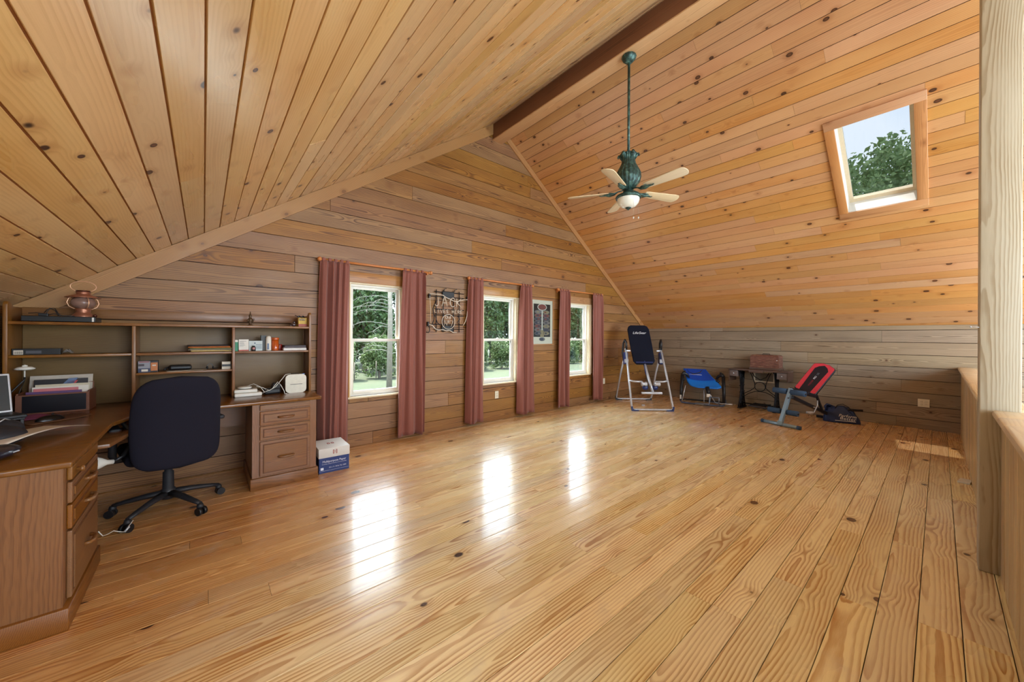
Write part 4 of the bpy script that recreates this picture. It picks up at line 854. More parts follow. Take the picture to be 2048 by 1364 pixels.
MB().lathe([(0, .335), (.012, .335), (.014, .345), (.0, .352)], (.012, .045, 0), 12).lathe([(0, .312), (.03, .312), (.046, .318), (.048, .324), (.03, .336), (0, .338)], (.012, .045, 0), 28).build('lamp_head', M_PLASTW, ll); MB().cyl((.012, .045, .26), (.012, .045, .314), .004).build('stem', M_PLASTW, ll)
MB().rbox(-.065, -.005, -.03, .02, 0, .012, .005).build('foot', M_BLACK, ll)
# laptop at the left edge (faces +x), screen leaning back
M_SIL = simple('silver_plastic', srgb(190, 194, 198), .3, metal=.3)
lp = thing('laptop', (-.963, 3.727, DZ+.05), math.radians(30), 'small open laptop with silver lid edge at the left end of the desk', 'laptop')
MB().rbox(-.09, .09, -.10, .10, 0, .02, .005).build('body', M_BLACK, lp)
scM = Matrix.Translation((0, .09, .018)) @ Matrix.Rotation(math.radians(-12), 4, 'X')
sc_ = MB().rbox(-.09, .09, 0, .012, 0, .25, .005, scM).build('screen_lid', M_SIL, lp); MB().rbox(-.08, .08, -.0015, .0, .012, .238, .0005, scM).build('display', simple('dark_screen', srgb(44, 56, 62), .15), sc_)
MB().rbox(-.08, .08, -.07, .06, .02, .022, .001).build('keyboard', M_BLACKG, lp)
lr = thing('laptop_riser', (-.963, 3.727, DZ), math.radians(30), 'low black riser under the small open laptop', 'stand')
MB().rbox(-.085, .085, -.09, .09, .038, .05, .003).build('platform', M_BLACK, lr)
for x in (-.075, .075): MB().rbox(x-.008, x+.008, -.08, .08, 0, .038, .003).build('leg', M_BLACK, lr)
pu = thing('purple_pouch', (-.875, 3.945, DZ), .1, 'purple cloth pouch lying behind the computer mouse', 'pouch')
MB().grid(lambda u, v: (-.13+.24*u, -.07+.14*v, .003+.022*math.sin(PI*u)*math.sin(PI*v)*(1+.3*math.sin(8*u+4*v))), 18, 12).build('cloth', simple('purple_cloth', srgb(112, 52, 80), .8), pu).modifiers.new('t', 'SOLIDIFY').thickness = .002
MB().ball((.085, -.0, .018), .008).build('button', M_BLACK, pu)
mp_ = thing('mouse_pad', (-.755, 3.80, DZ), math.radians(38), 'thin brown mouse pad with curled edge', 'mouse pad')
MB().grid(lambda u, v: (-.14+.28*u, -.09+.18*v, .002+.02*max(0, u-.75)**1.5*4), 16, 8).build('pad', simple('brown_pad', srgb(96, 66, 44), .5), mp_).modifiers.new('t', 'SOLIDIFY').thickness = .003
ms = thing('computer_mouse', (-.765, 3.77, DZ+.004), math.radians(38), 'black computer mouse on the brown pad', 'mouse')
MB().ball((0, 0, 0), 1, (.068, .034, .034), 20).build('shell', M_BLACKG, ms); MB().ball((.03, 0, .024), 1, (.012, .004, .006)).build('scroll_wheel', M_BLACK, ms)
ps = thing('curled_letter', (0, 0, 0), 0, 'curled white letter with fine print lying on the desk corner', 'paper')
def pfn(u, v):
    a = Vector((-.745, 2.86, .0)); b_ = Vector((-.535, 3.31, .0)); d = b_-a; n_ = Vector((-d.y, d.x, 0)).normalized()
    p = a+d*u+n_*(.21*v-.02); return (p.x, p.y, DZ+.012+.05*(1-u)*.5+.035*math.sin(PI*u*.9)*(1-v)+.02*v)
MB().grid(pfn, 16, 8).build('sheet', M_PW, ps).modifiers.new('t', 'SOLIDIFY').thickness = .0008
bgk = thing('black_bag', (-.83, 3.05, DZ), .3, 'black padded camera case at the left edge of the desk', 'bag')
MB().ball((0, 0, .05), 1, (.14, .11, .06), 18).ball((.02, .14, .06), 1, (.12, .09, .065), 18).build('body', simple('black_nylon', srgb(32, 32, 38), .6, bump=.3), bgk); MB().tube([(.05, .05, .115), (.07, .09, .125), (.09, .13, .11)], .003, 6).build('zip', M_SIL, bgk)
bg2 = thing('glasses_case', (-.735, 2.74, DZ), 1.2, 'glossy navy glasses case before the curled letter', 'case')
MB().ball((0, 0, .03), 1, (.13, .075, .032), 20).build('shell', simple('navy_gloss', srgb(24, 28, 42), .25, coat=.5), bg2); MB().rbox(.02, .05, -.075, -.06, .026, .032, .002).build('clasp', M_SIL, bg2)
# under the desk
lbk = thing('reflector_bulb', (-.45, 3.52, .49), 0, 'white reflector bulb of a clamp lamp under the keyboard tray', 'lamp')
MB().lathe([(0, .0), (.014, .0), (.016, .03), (.03, .055), (.041, .08), (.04, .088), (.02, .094), (0, .095)], n=20, M=Matrix.Rotation(math.radians(-80), 4, 'Y') @ Matrix.Rotation(.5, 4, 'X')).build('bulb', M_PLASTW, lbk)
MB().tube([(-.0, 0, 0), (.04, .03, .02), (.07, .08, .08), (.06, .12, .16), (.03, .10, .235)], .012, 8).build('lamp_arm', M_BLACK, lbk)
uc = thing('usb_cable', (0, 0, 0), 0, 'thin white cable trailing on the floor from the left pedestal', 'cable')
MB().tube([(-.47, 3.22, .16), (-.46, 3.27, .11), (-.45, 3.33, .09), (-.43, 3.38, .085), (-.40, 3.40, .06), (-.385, 3.41, .05), (-.35, 3.45, .10)], .0025, 6).build('cord', M_PLASTW, uc); MB().cyl((-.385, 3.41, .05), (-.365, 3.42, .075), .006).build('plug', M_SIL, uc)

# ------------------------------------------------------------------ office chair
def fabric(name, col, sc=900):
    t = NT(name); tcn = t.n('TexCoord'); f = t.noise(tcn.outputs['Object'], sc, 2, .7); t.l(t.mix(f, tuple(c*.6 for c in col[:3])+(1,), tuple(c*1.6 for c in col[:3])+(1,)), t.p.inputs['Base Color']); t.p.inputs['Roughness'].default_value = .9; t.p.inputs['Specular IOR Level'].default_value = .15; t.bump(f, .5, .001); return t.m
M_CHF = fabric('charcoal_fabric', srgb(27, 26, 36)); M_CHP = simple('chair_plastic', srgb(38, 38, 42), .5, noise_amt=.1)
ch = thing('office_chair', (-.20, 3.79, 0), math.radians(12), 'black fabric office chair turned to the desk, seen from behind', 'chair')
for k, a in enumerate((-138, -66, 6, 78, 150)):
    a = math.radians(a); c, s = math.cos(a), math.sin(a)
    MB().tube([(c*.03, s*.03, .13), (c*.14, s*.14, .118), (c*.26, s*.26, .095), (c*.315, s*.315, .082)], [.03, .025, .02, .016], 10, flat=.75).build('base_arm', M_CHP, ch)
    cs = MB().lathe([(0, 0), (.02, 0), (.022, .012), (.016, .03), (0, .032)], (c*.315, s*.315, .052), 12).build('caster', M_CHP, ch)
    px, py = -s, c
    for q in (-.017, .017): MB().cyl((c*.325+px*(q-.01), s*.325+py*(q-.01), .028), (c*.325+px*(q+.01), s*.325+py*(q+.01), .028), .028, n=18).build('wheel', M_BLACK, cs)
MB().lathe([(0, .09), (.04, .09), (.042, .16), (.034, .165), (.032, .29), (.024, .295), (.022, .40), (0, .40)], n=20).build('gas_lift', M_CHP, ch)
MB().rbox(-.09, .09, -.13, .11, .385, .425, .012).build('seat_mechanism', M_CHP, ch)
MB().tube([(.06, -.02, .40), (.2, -.02, .392), (.24, -.04, .382)], [.006, .006, .012], 8).rbox(.225, .262, -.055, -.02, .372, .39, .006).build('lever', M_CHP, ch)
bm_ = bmesh.new(); bmesh.ops.create_cube(bm_, size=1)
for v in bm_.verts: v.co = Vector((v.co.x*.50, .0+v.co.y*.48, .47+v.co.z*.09))
bmesh.ops.bevel(bm_, geom=bm_.edges[:], offset=.04, segments=4, profile=.5, affect='EDGES'); MB().bm(bm_, smooth=True).build('seat', M_CHF, ch)
def backfn(u, v):
    """closed shell: u around thickness outline, v up"""
    h = v*2-1; wv = .245*(1-.10*max(0, h)**2-.30*max(0, -h)**2.2)
    top = (1-abs(h)**6)**.25
    a = 2*PI*u; c, s = math.cos(a), math.sin(a); ex = .5
    x = math.copysign(abs(c)**ex, c)*wv*(.25+.75*top) if abs(h) > .85 else math.copysign(abs(c)**ex, c)*wv
    x = math.copysign(abs(c)**ex, c)*.242*(1-.05*max(0, h)-.05*max(0, -h)**2)*max(.0, (1-abs(h)**(5 if h > 0 else 8)))**.34
    y = math.copysign(abs(s)**.8, s)*.038*max(0., (1-abs(h)**8))**.5
    z = .72+h*.325
    y += -.30-.10*(z-.45)+.045*(1-(x/.25)**2)*-1+.03*math.cos(h*2.2)
    return (x, y, z)
MB().grid(backfn, 48, 36).build('backrest', M_CHF, ch)
MB().tube([(0, -.1, .40), (0, -.24, .395), (0, -.30, .43), (0, -.325, .52), (0, -.33, .6)], [.03, .03, .03, .028, .02], 8, flat=.5).build('back_bracket', M_CHP, ch)
for s in (-1, 1):
    MB().tube([(s*.19, .05, .43), (s*.27, .05, .43), (s*.285, .04, .47), (s*.285, .02, .62), (s*.285, 0, .655)], .014, 8, flat=1.6).build('arm_support', M_CHP, ch)
    MB().rbox(s*.285-.03, s*.285+.03, -.13, .13, .655, .685, .012).build('armrest', M_CHP, ch)

# ------------------------------------------------------------------ paper box
pb = thing('paper_box', (.985, 4.0, 0), math.radians(-1.5), 'white and blue copy paper box with lid beside the right pedestal', 'box')
M_BLUEC = simple('box_blue', srgb(38, 58, 112), .5, noise_amt=.03); M_LID = simple('box_lid_white', srgb(208, 204, 196), .5, noise_amt=.02)
MB().box(-.135, .135, -.17, .17, 0, .20).build('carton', M_BLUEC, pb); bev(MB().box(-.14, .14, -.175, .175, .145, .235).build('lid', M_LID, pb), .003)
MB().box(.1352, .1362, -.168, .168, .002, .145).build('side_panel', M_LID, pb)
T1 = simple('white_ink', srgb(226, 228, 236), .5); T2 = simple('red_ink', srgb(158, 52, 40), .5)
text('Multipurpose Paper', pb, T1, .029, frame((.0, -.1712, .108), (1, 0, 0), (0, 0, 1)), xs=.92)
text('for printing, copying and everyday use at home and office', pb, T1, .0095, frame((0, -.1712, .085), (1, 0, 0), (0, 0, 1)), name='fine_print')
text('8.5 x 11 / 20 lb / 92 / 2500', pb, T1, .016, frame((.03, -.1712, .048), (1, 0, 0), (0, 0, 1)), xs=.9)
MB().rbox(-.122, -.096, -.1725, -.1705, .03, .054, .0009).build('badge', T1, pb); MB().box(-.132, .132, -.1716, -.1704, .021, .0222).build('line', T1, pb)
def brackets(M):
    mb = MB(); r = .0025
    for s in (-1, 1):
        for (x0, x1, y0, y1) in ((.014, .019, -.019, .019), (.006, .019, .0145, .019), (.006, .019, -.019, -.0145)): mb.box(*sorted((s*x0, s*x1)), y0, y1, 0, .0012)
    for s in (-1, 1): mb.box(s*.006-.0035, s*.006+.0035, -.009, -.0045, 0, .0012).box(s*.006-.0035, s*.006+.0035, .001, .009, 0, .0012)
    o = mb.build('bracket_logo', T2, pb); o.matrix_local = M
brackets(frame((.005, -.1756, .195), (1, 0, 0), (0, 0, 1))); brackets(frame((0, 0, .2355), (1, 0, 0), (0, 1, 0)) @ Matrix.Diagonal((1.6, 1.3, 1, 1)))

# ------------------------------------------------------------------ inversion table (black)
M_CHR = simple('grey_white_tube', srgb(186, 188, 192), .25, metal=.35, noise_amt=.03); M_NAVY = simple('navy_plastic', srgb(34, 48, 96), .35); M_PAD = fabric('black_pad', srgb(18, 20, 32), 500)
it = thing('inversion_table', (6.50, 3.72, 0), math.radians(-42.3), 'tall inversion table with black padded back and silver frame', 'exercise equipment')
def U(mb, pts, r): return mb.tube(pts, r, 10)
MB().tube([(-.335, -.02, 1.06), (-.35, -.25, .62), (-.365, -.5, .10), (-.36, -.525, .05), (-.33, -.53, .025), (.33, -.53, .025), (.36, -.525, .05), (.365, -.5, .10), (.35, -.25, .62), (.335, -.02, 1.06)], .018, 10).build('front_frame', M_CHR, it)
MB().tube([(-.335, .0, 1.04), (-.35, .3, .6), (-.365, .57, .1), (-.36, .6, .05), (-.33, .605, .025), (.33, .605, .025), (.36, .6, .05), (.365, .57, .1), (.35, .3, .6), (.335, .0, 1.04)], .018, 10).build('rear_frame', M_CHR, it)
for sx in (-1, 1):
    for sy, yy in ((-1, -.53), (1, .605)):
        MB().prism([(sx*.37, 0), (sx*.24, 0), (sx*.25, .02), (sx*.33, .028), (sx*.352, .05), (sx*.356, .085), (sx*.385, .08)], 'y', yy-.022, yy+.022).build('foot_cap', M_NAVY if sy < 0 else M_BLACK, it)
    MB().rbox(sx*.335-.035, sx*.335+.035, -.05, .06, .80, 1.03, .02).build('side_cover', M_NAVY, it)
    MB().rbox(sx*.335-.037*1.0, sx*.335+.037, -.054, -.045, .83, .9, .003).build('side_label', M_CHR, it)
    MB().rbox(sx*.30-.05, sx*.30+.05, -.02, .02, 1.045, 1.075, .008).ball((sx*.335, -.01, 1.09), .026).build('pivot', M_CHR, it)
    MB().tube([(sx*.345, .03, .80), (sx*.365, .12, 1.0), (sx*.355, .10, 1.2), (sx*.345, .02, 1.27), (sx*.335, -.03, 1.22), (sx*.33, -.03, 1.08)], .020, 10).build('hand_grip', M_BLACK, it)
    MB().tube([(sx*.355, -.3, .52), (sx*.27, -.34, .505), (sx*.12, -.33, .50)], .017, 8).build('cross_brace', M_CHR, it)
# back pad: tilted frame  x right, y up along the pad, z toward the viewer
pA, pB = Vector((0, -.10, .80)), Vector((-.01, .36, 1.56)); Mp = frame((pA+pB)/2, (1, 0, 0), pB-pA)
L2 = (pB-pA).length/2; o_pts = [(-.15, -L2), (.15, -L2), (.205, -L2+.07), (.215, 0), (.215, L2-.1), (.19, L2-.03), (.14, L2), (-.14, L2), (-.19, L2-.03), (-.215, L2-.1), (-.215, 0), (-.205, -L2+.07)]
bp = bev(MB().prism(o_pts, 'z', -.02, .02).build('back_pad', M_PAD, it), .016, 4); bp.matrix_local = Mp
text('LifeGear', bp, simple('white_print', srgb(220, 222, 226), .5), .075, frame((0, L2-.19, .0205), (1, 0, 0), (0, 1, 0)), shear=.35, xs=1.0)
MB().rbox(-.16, .16, -L2+.03, -L2+.05, .02, .023, .001).build('piping', M_NAVY, bp)
MB().rbox(-.03, .03, -.035, .0, -.0, .02, .004, Matrix.Identity(4)).tube([(0, -.09, .80), (.03, -.27, .50), (.05, -.40, .30)], .022, 8, flat=1.3).build('leg_bar', M_CHR, it)
MB().tube([(-.0, -.06, .86), (.015, -.18, .62)], .028, 8).build('bar_sleeve', M_NAVY, it)
for s in (-1, 1):
    MB().lathe([(0, -.05), (.035, -.05), (.045, -.03), (.03, 0), (.045, .03), (.035, .05), (0, .05)], (0, 0, 0), 16, Matrix.Translation((.03+s*.12, -.34, .46)) @ Matrix.Rotation(PI/2, 4, 'Y')).build('ankle_roller', M_CHR, it)
    MB().ball((.03+s*.09, -.31, .39), .05, (1.1, .8, 1)).build('ankle_clamp', M_NAVY, it)
bev(MB().box(-.17, .20, -.47, -.41, .29, .33).build('foot_rest', M_CHR, it), .01)

# ------------------------------------------------------------------ inversion bench (blue)
M_BLU = simple('blue_vinyl_cloth', srgb(18, 118, 215), .45, noise_amt=.04); M_BLU2 = simple('deep_blue_cloth', srgb(16, 66, 168), .5, noise_amt=.04)
ib = thing('folded_inversion_table', (7.46, 3.02, 0), math.radians(-72), 'low folded inversion table with bright blue sling and black arms', 'exercise equipment')
MB().tube([(-.385, .10, .12), (-.385, .04, .05), (-.35, -.02, .022), (-.2, -.05, .02), (.25, -.06, .02), (.36, -.03, .022), (.40, .04, .05), (.40, .1, .12)], .016, 10).build('front_frame', simple('blue_grey_tube', srgb(84, 96, 122), .3, metal=.4), ib)
MB().tube([(-.36, .15, .05), (-.35, .42, .02), (.3, .45, .02), (.35, .18, .05)], .014, 8).build('rear_frame', M_BLACK, ib)
for s in (-1, 1):
    xx = s*.375
    MB().tube([(xx, .05, .05), (xx+s*.0, .08, .25), (xx-s*.012, .13, .55)], [.026, .03, .033], 10).build('side_arm', M_BLACK, ib)
    MB().tube([(xx-s*.012, .13, .55), (xx-s*.03, .14, .6), (xx-s*.09, .18, .57), (xx-s*.13, .2, .5)], [.034, .032, .028, .02], 10).ball((xx-s*.06, .15, .63), .02).build('arm_joint', M_BLACK, ib)
    MB().cyl((s*.17-.12+.0, .02, .36), (s*.3-.05, -.02, .05), .008).build('strut', M_CHR, ib)
MB().cyl((.03, .1, .32), (.04, .02, .05), .008).build('strut', M_CHR, ib)
MB().rbox(-.395, -.365, .02, .05, .08, .16, .004).build('label', M_PLASTW, ib); MB().rbox(-.1, .04, -.078, -.06, .012, .03, .003).build('label', M_PLASTW, ib)
def sling(u, v):
    # v 0 at the foot end (near viewer, low) .. 1 head end (far, high)
    w0 = .27 if v < .35 else (.27-.06*(v-.35)/.65)
    if v < .12: w0 = .27-.10*(1-v/.12)**1.6
    cx = .10-.27*v; x = cx+(u*2-1)*w0; y = -.10+.52*v; z = .36+.31*v-.025*math.sin(PI*v)-.03*(1-(u*2-1)**2)*math.sin(PI*min(1, v*1.2))
    return (x, y, z)
sl_ = MB().grid(sling, 20, 24).build('sling', M_BLU, ib); sl_.modifiers.new('t', 'SOLIDIFY').thickness = .02
MB().grid(lambda u, v: tuple(Vector(sling(.03+.94*u, .48+.5*v))+Vector((0, -.003, .006))), 14, 10).build('head_panel', M_BLU2, ib)
MB().tube([(-.36, .41, .655), (-.30, .40, .65), (-.27, .33, .60), (-.17, .29, .575), (-.06, .32, .60), (-.02, .40, .65), (.05, .41, .655)], .012, 8).build('head_pillow_piping', M_BLACK, ib)
MB().cyl((-.28, .27, .562), (-.02, .27, .562), .004).build('stitch_line', M_PLASTW, ib)
MB().tube([(.10, -.08, .36), (.12, -.13, .29), (.13, -.15, .24)], [.04, .034, .03], 12).build('bar_sleeve', M_BLACK, ib); MB().rbox(.095, .155, -.185, -.165, .19, .25, .004).build('label', M_PLASTW, ib)
MB().tube([(.14, -.16, .25), (.15, -.18, .16), (.14, -.20, .06), (-.10, -.22, .055)], .016, 8).tube([(.13, -.17, .19), (.30, -.17, .19), (.30, -.18, .03)], .013, 8).tube([(.15, -.18, .10), (.29, -.18, .10)], .009, 8).build('foot_lever', simple('grey_steel', srgb(104, 112, 124), .35, metal=.4), ib)
MB().cyl((.26, -.07, .07), (.52, -.07, .07), .011).build('foot_bar', M_CHR, ib)
for s in (-1, 1): MB().ball((-.07+s*.26+(s > 0)*.08, .12, .47), .03).build('side_buckle', M_BLACK, ib)

# ------------------------------------------------------------------ treadle sewing table and its case
M_WAL = wood('old_walnut', srgb(88, 64, 52), srgb(52, 36, 30), rings=120, contrast=.6, knots=0, rough=.45, var=.03, axis='y', tint=(.8, .7, .7, 1)); M_IRON = simple('cast_iron', srgb(22, 22, 26), .4, metal=.5, noise_amt=.3, nscale=30)
sw = thing('treadle_sewing_table', (7.82, 2.14, 0), -PI/2, 'antique dark treadle sewing table with cast iron legs by the knee wall', 'table')
# local: x runs toward -Y(world) , y toward the wall (+X world)
bev(MB().box(-.46, .46, -.20, .19, .715, .742).build('table_top', M_WAL, sw), .004)
bev(MB().box(-.12, .10, -.215, -.19, .69, .74).build('front_lip', M_WAL, sw), .003)
for s in (-1, 1):
    MB().box(s*.46-.015*(s > 0)-0*(s < 0), s*.46+.015*(s < 0), -.19, .17, .56 if s > 0 else .50, .715).build('end_panel', M_WAL, sw)
    dx = (.30, .445) if s > 0 else (-.445, -.31)
    d = MB().box(dx[0], dx[1], -.185, .15, .60, .71).build('drawer', simple('drawer_grey_wood', srgb(104, 92, 88), .5, noise_amt=.2, nscale=30), sw); bev(d, .003)
    MB().ball(((dx[0]+dx[1])/2, -.192, .655), .012).build('knob', M_CHR, d)
    lx = s*.29 if s < 0 else .26
    leg = MB()
    for i in range(4):
        yy = -.17+.105*i
        leg.tube([(lx, -.02+(yy)*.75, .70), (lx, yy*.55, .52), (lx, yy*.35, .36), (lx, yy*.75, .16), (lx, yy*1.1, .02)], [.014, .012, .014, .012, .016], 8)
    for zz_ in (.1, .2, .3, .42, .55, .66): leg.tube([(lx, -.12+.03*abs(zz_-.36)*0, zz_), (lx, 0, zz_+.03), (lx, .12, zz_)], .010, 6)
    for k in range(7):
        z_ = .08+.09*k; leg.tube([(lx, -.08, z_), (lx, -.03, z_+.05), (lx, .03, z_), (lx, .08, z_+.05)], .009, 6)
    leg.rbox(lx-.03, lx+.03, -.17, .17, .0, .025, .008).rbox(lx-.03, lx+.03, -.15, .15, .69, .713, .006)
    leg.build('cast_leg', M_IRON, sw)
xb = MB(); cz = .42
xb.tube([(-.005+.085*math.cos(t), .02, cz+.085*math.sin(t)) for t in [2*PI*i/24 for i in range(25)]], .007, 6)
for s in (-1, 1):
    xb.tube([(s*.14, .02, .69), (s*.09, .02, .6), (0, .02, .545), (-s*.02, .02, .545)], .007, 6)
    xb.tube([(s*.27-.01, .02, .26), (s*.16, .02, .33), (s*.085, .02, .40), (s*.09, .02, .48), (s*.13, .02, .60), (s*.17, .02, .69)], .007, 6)
    xb.tube([(s*.27-.01, .02, .20), (s*.18, .02, .28), (s*.08, .02, .325), (0, .02, .33)], .007, 6)
xb.build('cross_brace', M_IRON, sw)
tp = MB()
for i in range(6): tp.box(-.11, .13, -.14+.05*i, -.115+.05*i, .085, .095)
tp.box(-.115, -.1, -.15, .15, .08, .1).box(.12, .135, -.15, .15, .08, .1).cyl((-.28, 0, .09), (.26, 0, .09), .010).build('treadle', M_IRON, sw)
sc2 = thing('sewing_machine_case', (7.845, 2.05, .742), -PI/2, 'worn leather-brown sewing machine case on the sewing table', 'case')
M_CASE = NT('worn_case'); t_ = M_CASE; tcn_ = t_.n('TexCoord'); mp2 = t_.n('Mapping'); mp2.inputs['Scale'].default_value = (1, 1, 4); t_.l(tcn_.outputs['Object'], mp2.inputs[0]); f_ = t_.noise(mp2.outputs[0], 9, 6, .65)
t_.l(t_.ramp(f_, [(.3, srgb(58, 36, 32)), (.5, srgb(104, 62, 50)), (.62, srgb(120, 86, 66)), (.75, srgb(150, 128, 108))]), t_.p.inputs['Base Color']); t_.p.inputs['Roughness'].default_value = .4; t_.bump(f_, .4, .003); M_CASE = t_.m
bx = bmesh.new(); bmesh.ops.create_cube(bx, size=1)
for v in bx.verts: v.co = Vector((v.co.x*.44, v.co.y*.25, .155+v.co.z*.24))
bmesh.ops.bevel(bx, geom=[e for e in bx.edges if min(e.verts[0].co.z, e.verts[1].co.z) > .2], offset=.045, segments=5, profile=.5, affect='EDGES')
MB().bm(bx).build('lid', M_CASE, sc2); bev(MB().box(-.235, .235, -.14, .14, 0, .04).build('base_rim', M_WAL, sc2), .005)
MB().tube([(-.06, 0, .272), (-.05, 0, .288), (.05, 0, .288), (.06, 0, .272)], .006, 6).build('handle', M_IRON, sc2); MB().ball((.19, -.128, .18), .008).build('latch', M_CHR, sc2)

# ------------------------------------------------------------------ weight bench
M_STL = simple('bench_grey_blue_steel', srgb(128, 152, 168), .35, metal=.3, noise_amt=.04); M_FOAM = simple('blue_foam', srgb(46, 70, 96), .8, noise_amt=.08); M_DARKST = simple('dark_steel', srgb(38, 38, 44), .35, metal=.3); M_RED = simple('red_vinyl', srgb(184, 50, 62), .4, noise_amt=.04); M_BLV = simple('black_vinyl', srgb(18, 17, 28), .45, noise_amt=.06)
be = thing('weight_bench', (0, 0, 0), 0, 'folding weight bench with red and black backrest and blue foam rollers', 'exercise equipment')
A0, A1 = Vector((6.71, 1.80, .026)), Vector((6.55, 1.30, .026)); dd = (A1-A0).normalized()
MB().cyl(A0, A1, .025, n=16).build('foot_tube', M_STL, be)
for p, s in ((A0, -1), (A1, 1)): MB().cyl(p-dd*s*.03, p+dd*s*.012, .0285, n=16).build('end_cap', M_FOAM, be)
pm = (A0+A1)/2; top = Vector((6.86, 1.47, .55))
def bar(p, q, w_, h_, side, nm, mat):
    p, q = Vector(p), Vector(q); M = frame((p+q)/2, q-p, side); L = (q-p).length/2
    o = MB().rbox(-L, L, -w_/2, w_/2, -h_/2, h_/2, .005).build(nm, mat, be); o.matrix_local = M; return o
up_ = bar(pm, top, .05, .05, dd, 'upright', M_STL)
for t in (.72, .88):
    p = pm.lerp(top, t); MB().cyl(p+Vector((-.026, -.008, .008)), p+Vector((-.036, -.012, .012)), .011, n=12).build('bolt', M_DARKST, be)
MB().prism([(-.05, 0), (.05, 0), (.03, .05), (-.03, .05)], 'y', -.03, .03, Matrix.Translation(pm)).build('base_gusset', M_STL, be)
for (p, q, r) in (((6.90, 1.70, .505), (6.78, 1.28, .495), .042), ((6.79, 1.74, .205), (6.70, 1.35, .20), .040)):
    p, q = Vector(p), Vector(q); m_ = (p+q)/2; u_ = (q-p).normalized()
    MB().cyl(p-u_*.012, q+u_*.012, .012).build('roller_tube', M_DARKST, be)
    for a_, b_ in ((p, m_-u_*.028), (m_+u_*.028, q)): MB().cyl(a_, b_, r, n=20).build('foam_roller', M_FOAM, be)
MB().cyl((6.80, 2.02, .215), (6.79, 1.74, .205), .012).build('side_rod', M_DARKST, be)
bar((6.88, 1.46, .42), (7.72, 1.12, .07), .045, .05, dd, 'main_beam', M_DARKST)
MB().cyl((7.28, 1.275, .245), (7.265, 1.25, .245), .012).build('bolt', M_CHR, be)
MB().cyl((7.80, 1.32, .03), (7.68, .92, .03), .024).build('rear_foot', M_DARKST, be)
MB().cyl((7.62, 1.12, .2), (7.80, .77, .20), .02).build('rear_handle', M_DARKST, be); bar((7.60, 1.17, .12), (7.66, 1.10, .22), .03, .03, dd, 'handle_bracket', M_DARKST)
# pads: local x across, y along, z out of the pad
def pad(c0, c1, across, wd, outline, th, nm):
    c0, c1 = Vector(c0), Vector(c1); M = frame((c0+c1)/2, across, c1-c0); L = (c1-c0).length/2
    o = bev(MB().prism([(x*wd/2, y*L) for x, y in outline], 'z', -th/2, th/2).build(nm, M_BLV, be), .01, 3); o.matrix_local = M; return o, L
ac = Vector((-.26, -.92, -.20)); 
o8 = [(-.72, -1), (.72, -1), (1, -.9), (1, .72), (.86, .86), (.3, 1), (-.3, 1), (-.86, .86), (-1, .72), (-1, -.9)]
o9 = [(-.85, -1), (.85, -1), (1, -.95), (1, .80), (.93, .86), (.30, 1), (-.30, 1), (-.93, .86), (-1, .80), (-1, -.95)]
bk, L = pad((7.125, 1.315, .47), (7.575, 1.21, .905), (-.16, -.95, -.28), .29, o9, .05, 'backrest')
if (bk.matrix_local.col[2].to_3d()).x > 0: sg_ = -1
else: sg_ = 1
zf = sg_*.0255
MB().prism([(x*.135, y*L*.965) for x, y in o9], 'z', *sorted((zf, zf+sg_*.006))).build('red_cover', M_RED, bk)
MB().prism([(x*.088, y*L*.88-.01) for x, y in [(-.8, -1.08), (.8, -1.08), (1, .66), (.62, .86), (0, 1), (-.62, .86), (-1, .66)]], 'z', *sorted((zf+sg_*.006, zf+sg_*.009))).build('black_inset', M_BLV, bk)
Mt = frame((-.0, -.01, zf+sg_*.0095), (0, 1, 0), (-sg_, 0, 0)); WI = simple('white_ink2', srgb(214, 214, 220), .5)
text('WEIDER', bk, simple('dark_red_ink', srgb(132, 34, 52), .5), .034, Mt @ Matrix.Translation((-.12, 0, 0)), xs=1.1); text('PRO', bk, WI, .036, Mt @ Matrix.Translation((.0, 0, 0)), xs=1.0); text('225', bk, simple('grey_ink', srgb(110, 112, 120), .5), .034, Mt @ Matrix.Translation((.085, 0, 0)))
st_, L = pad((6.93, 1.42, .52), (7.15, 1.30, .445), (-.25, -.9, -.12), .26, [(-1, -1), (1, -1), (1, 1), (-1, 1)], .05, 'seat')
MB().tube([(7.25, 1.22, .36), (7.24, 1.22, .28), (7.18, 1.25, .18), (7.14, 1.29, .155), (7.12, 1.32, .17)], .008, 8).cyl((7.12, 1.33, .175), (7.17, 1.26, .175), .018).build('lock_pin', M_CHR, be)
bar((7.28, 1.28, .56), (7.46, 1.2, .19), .03, .03, dd, 'back_support', M_DARKST)

# gym bag
M_BAG = simple('navy_nylon', srgb(18, 38, 82), .5, noise_amt=.12, nscale=14, bump=.4)
gb = thing('gym_bag', (7.70, 1.00, 0), math.radians(-72), 'navy blue gym bag with white lettering at the foot of the knee wall', 'bag')
def bagfn(u, v):
    th = 2*PI*u; c, s = math.cos(th), math.sin(th); h = v
    ax = .225*(1-.35*h**1.6+.03*math.sin(9*th)*h); ay = .115*(1-.55*h**1.5)
    x = math.copysign(abs(c)**.75, c)*ax-.03*h; y = math.copysign(abs(s)**.8, s)*ay
    z = .235*h**.85*(1-.18*max(0, c)**2)+.012*math.sin(5*th+2)*h+.02*h*math.sin(3*th)
    if h == 0: z = .002
    n_ = .010*noise.noise(Vector((x*9, y*9, z*9)))
    return (x+n_, y+n_, max(.002, z+n_))
bb = MB().grid(bagfn, 56, 22)
bb.add([(0-.03, 0, .22)]+[bagfn(i/56, 1) for i in range(56)], [(0, 1+i, 1+(i+1) % 56) for i in range(56)], True); bb.add([bagfn(i/56, 0) for i in range(56)], [tuple(range(56))]); bb.build('body', M_BAG, gb)
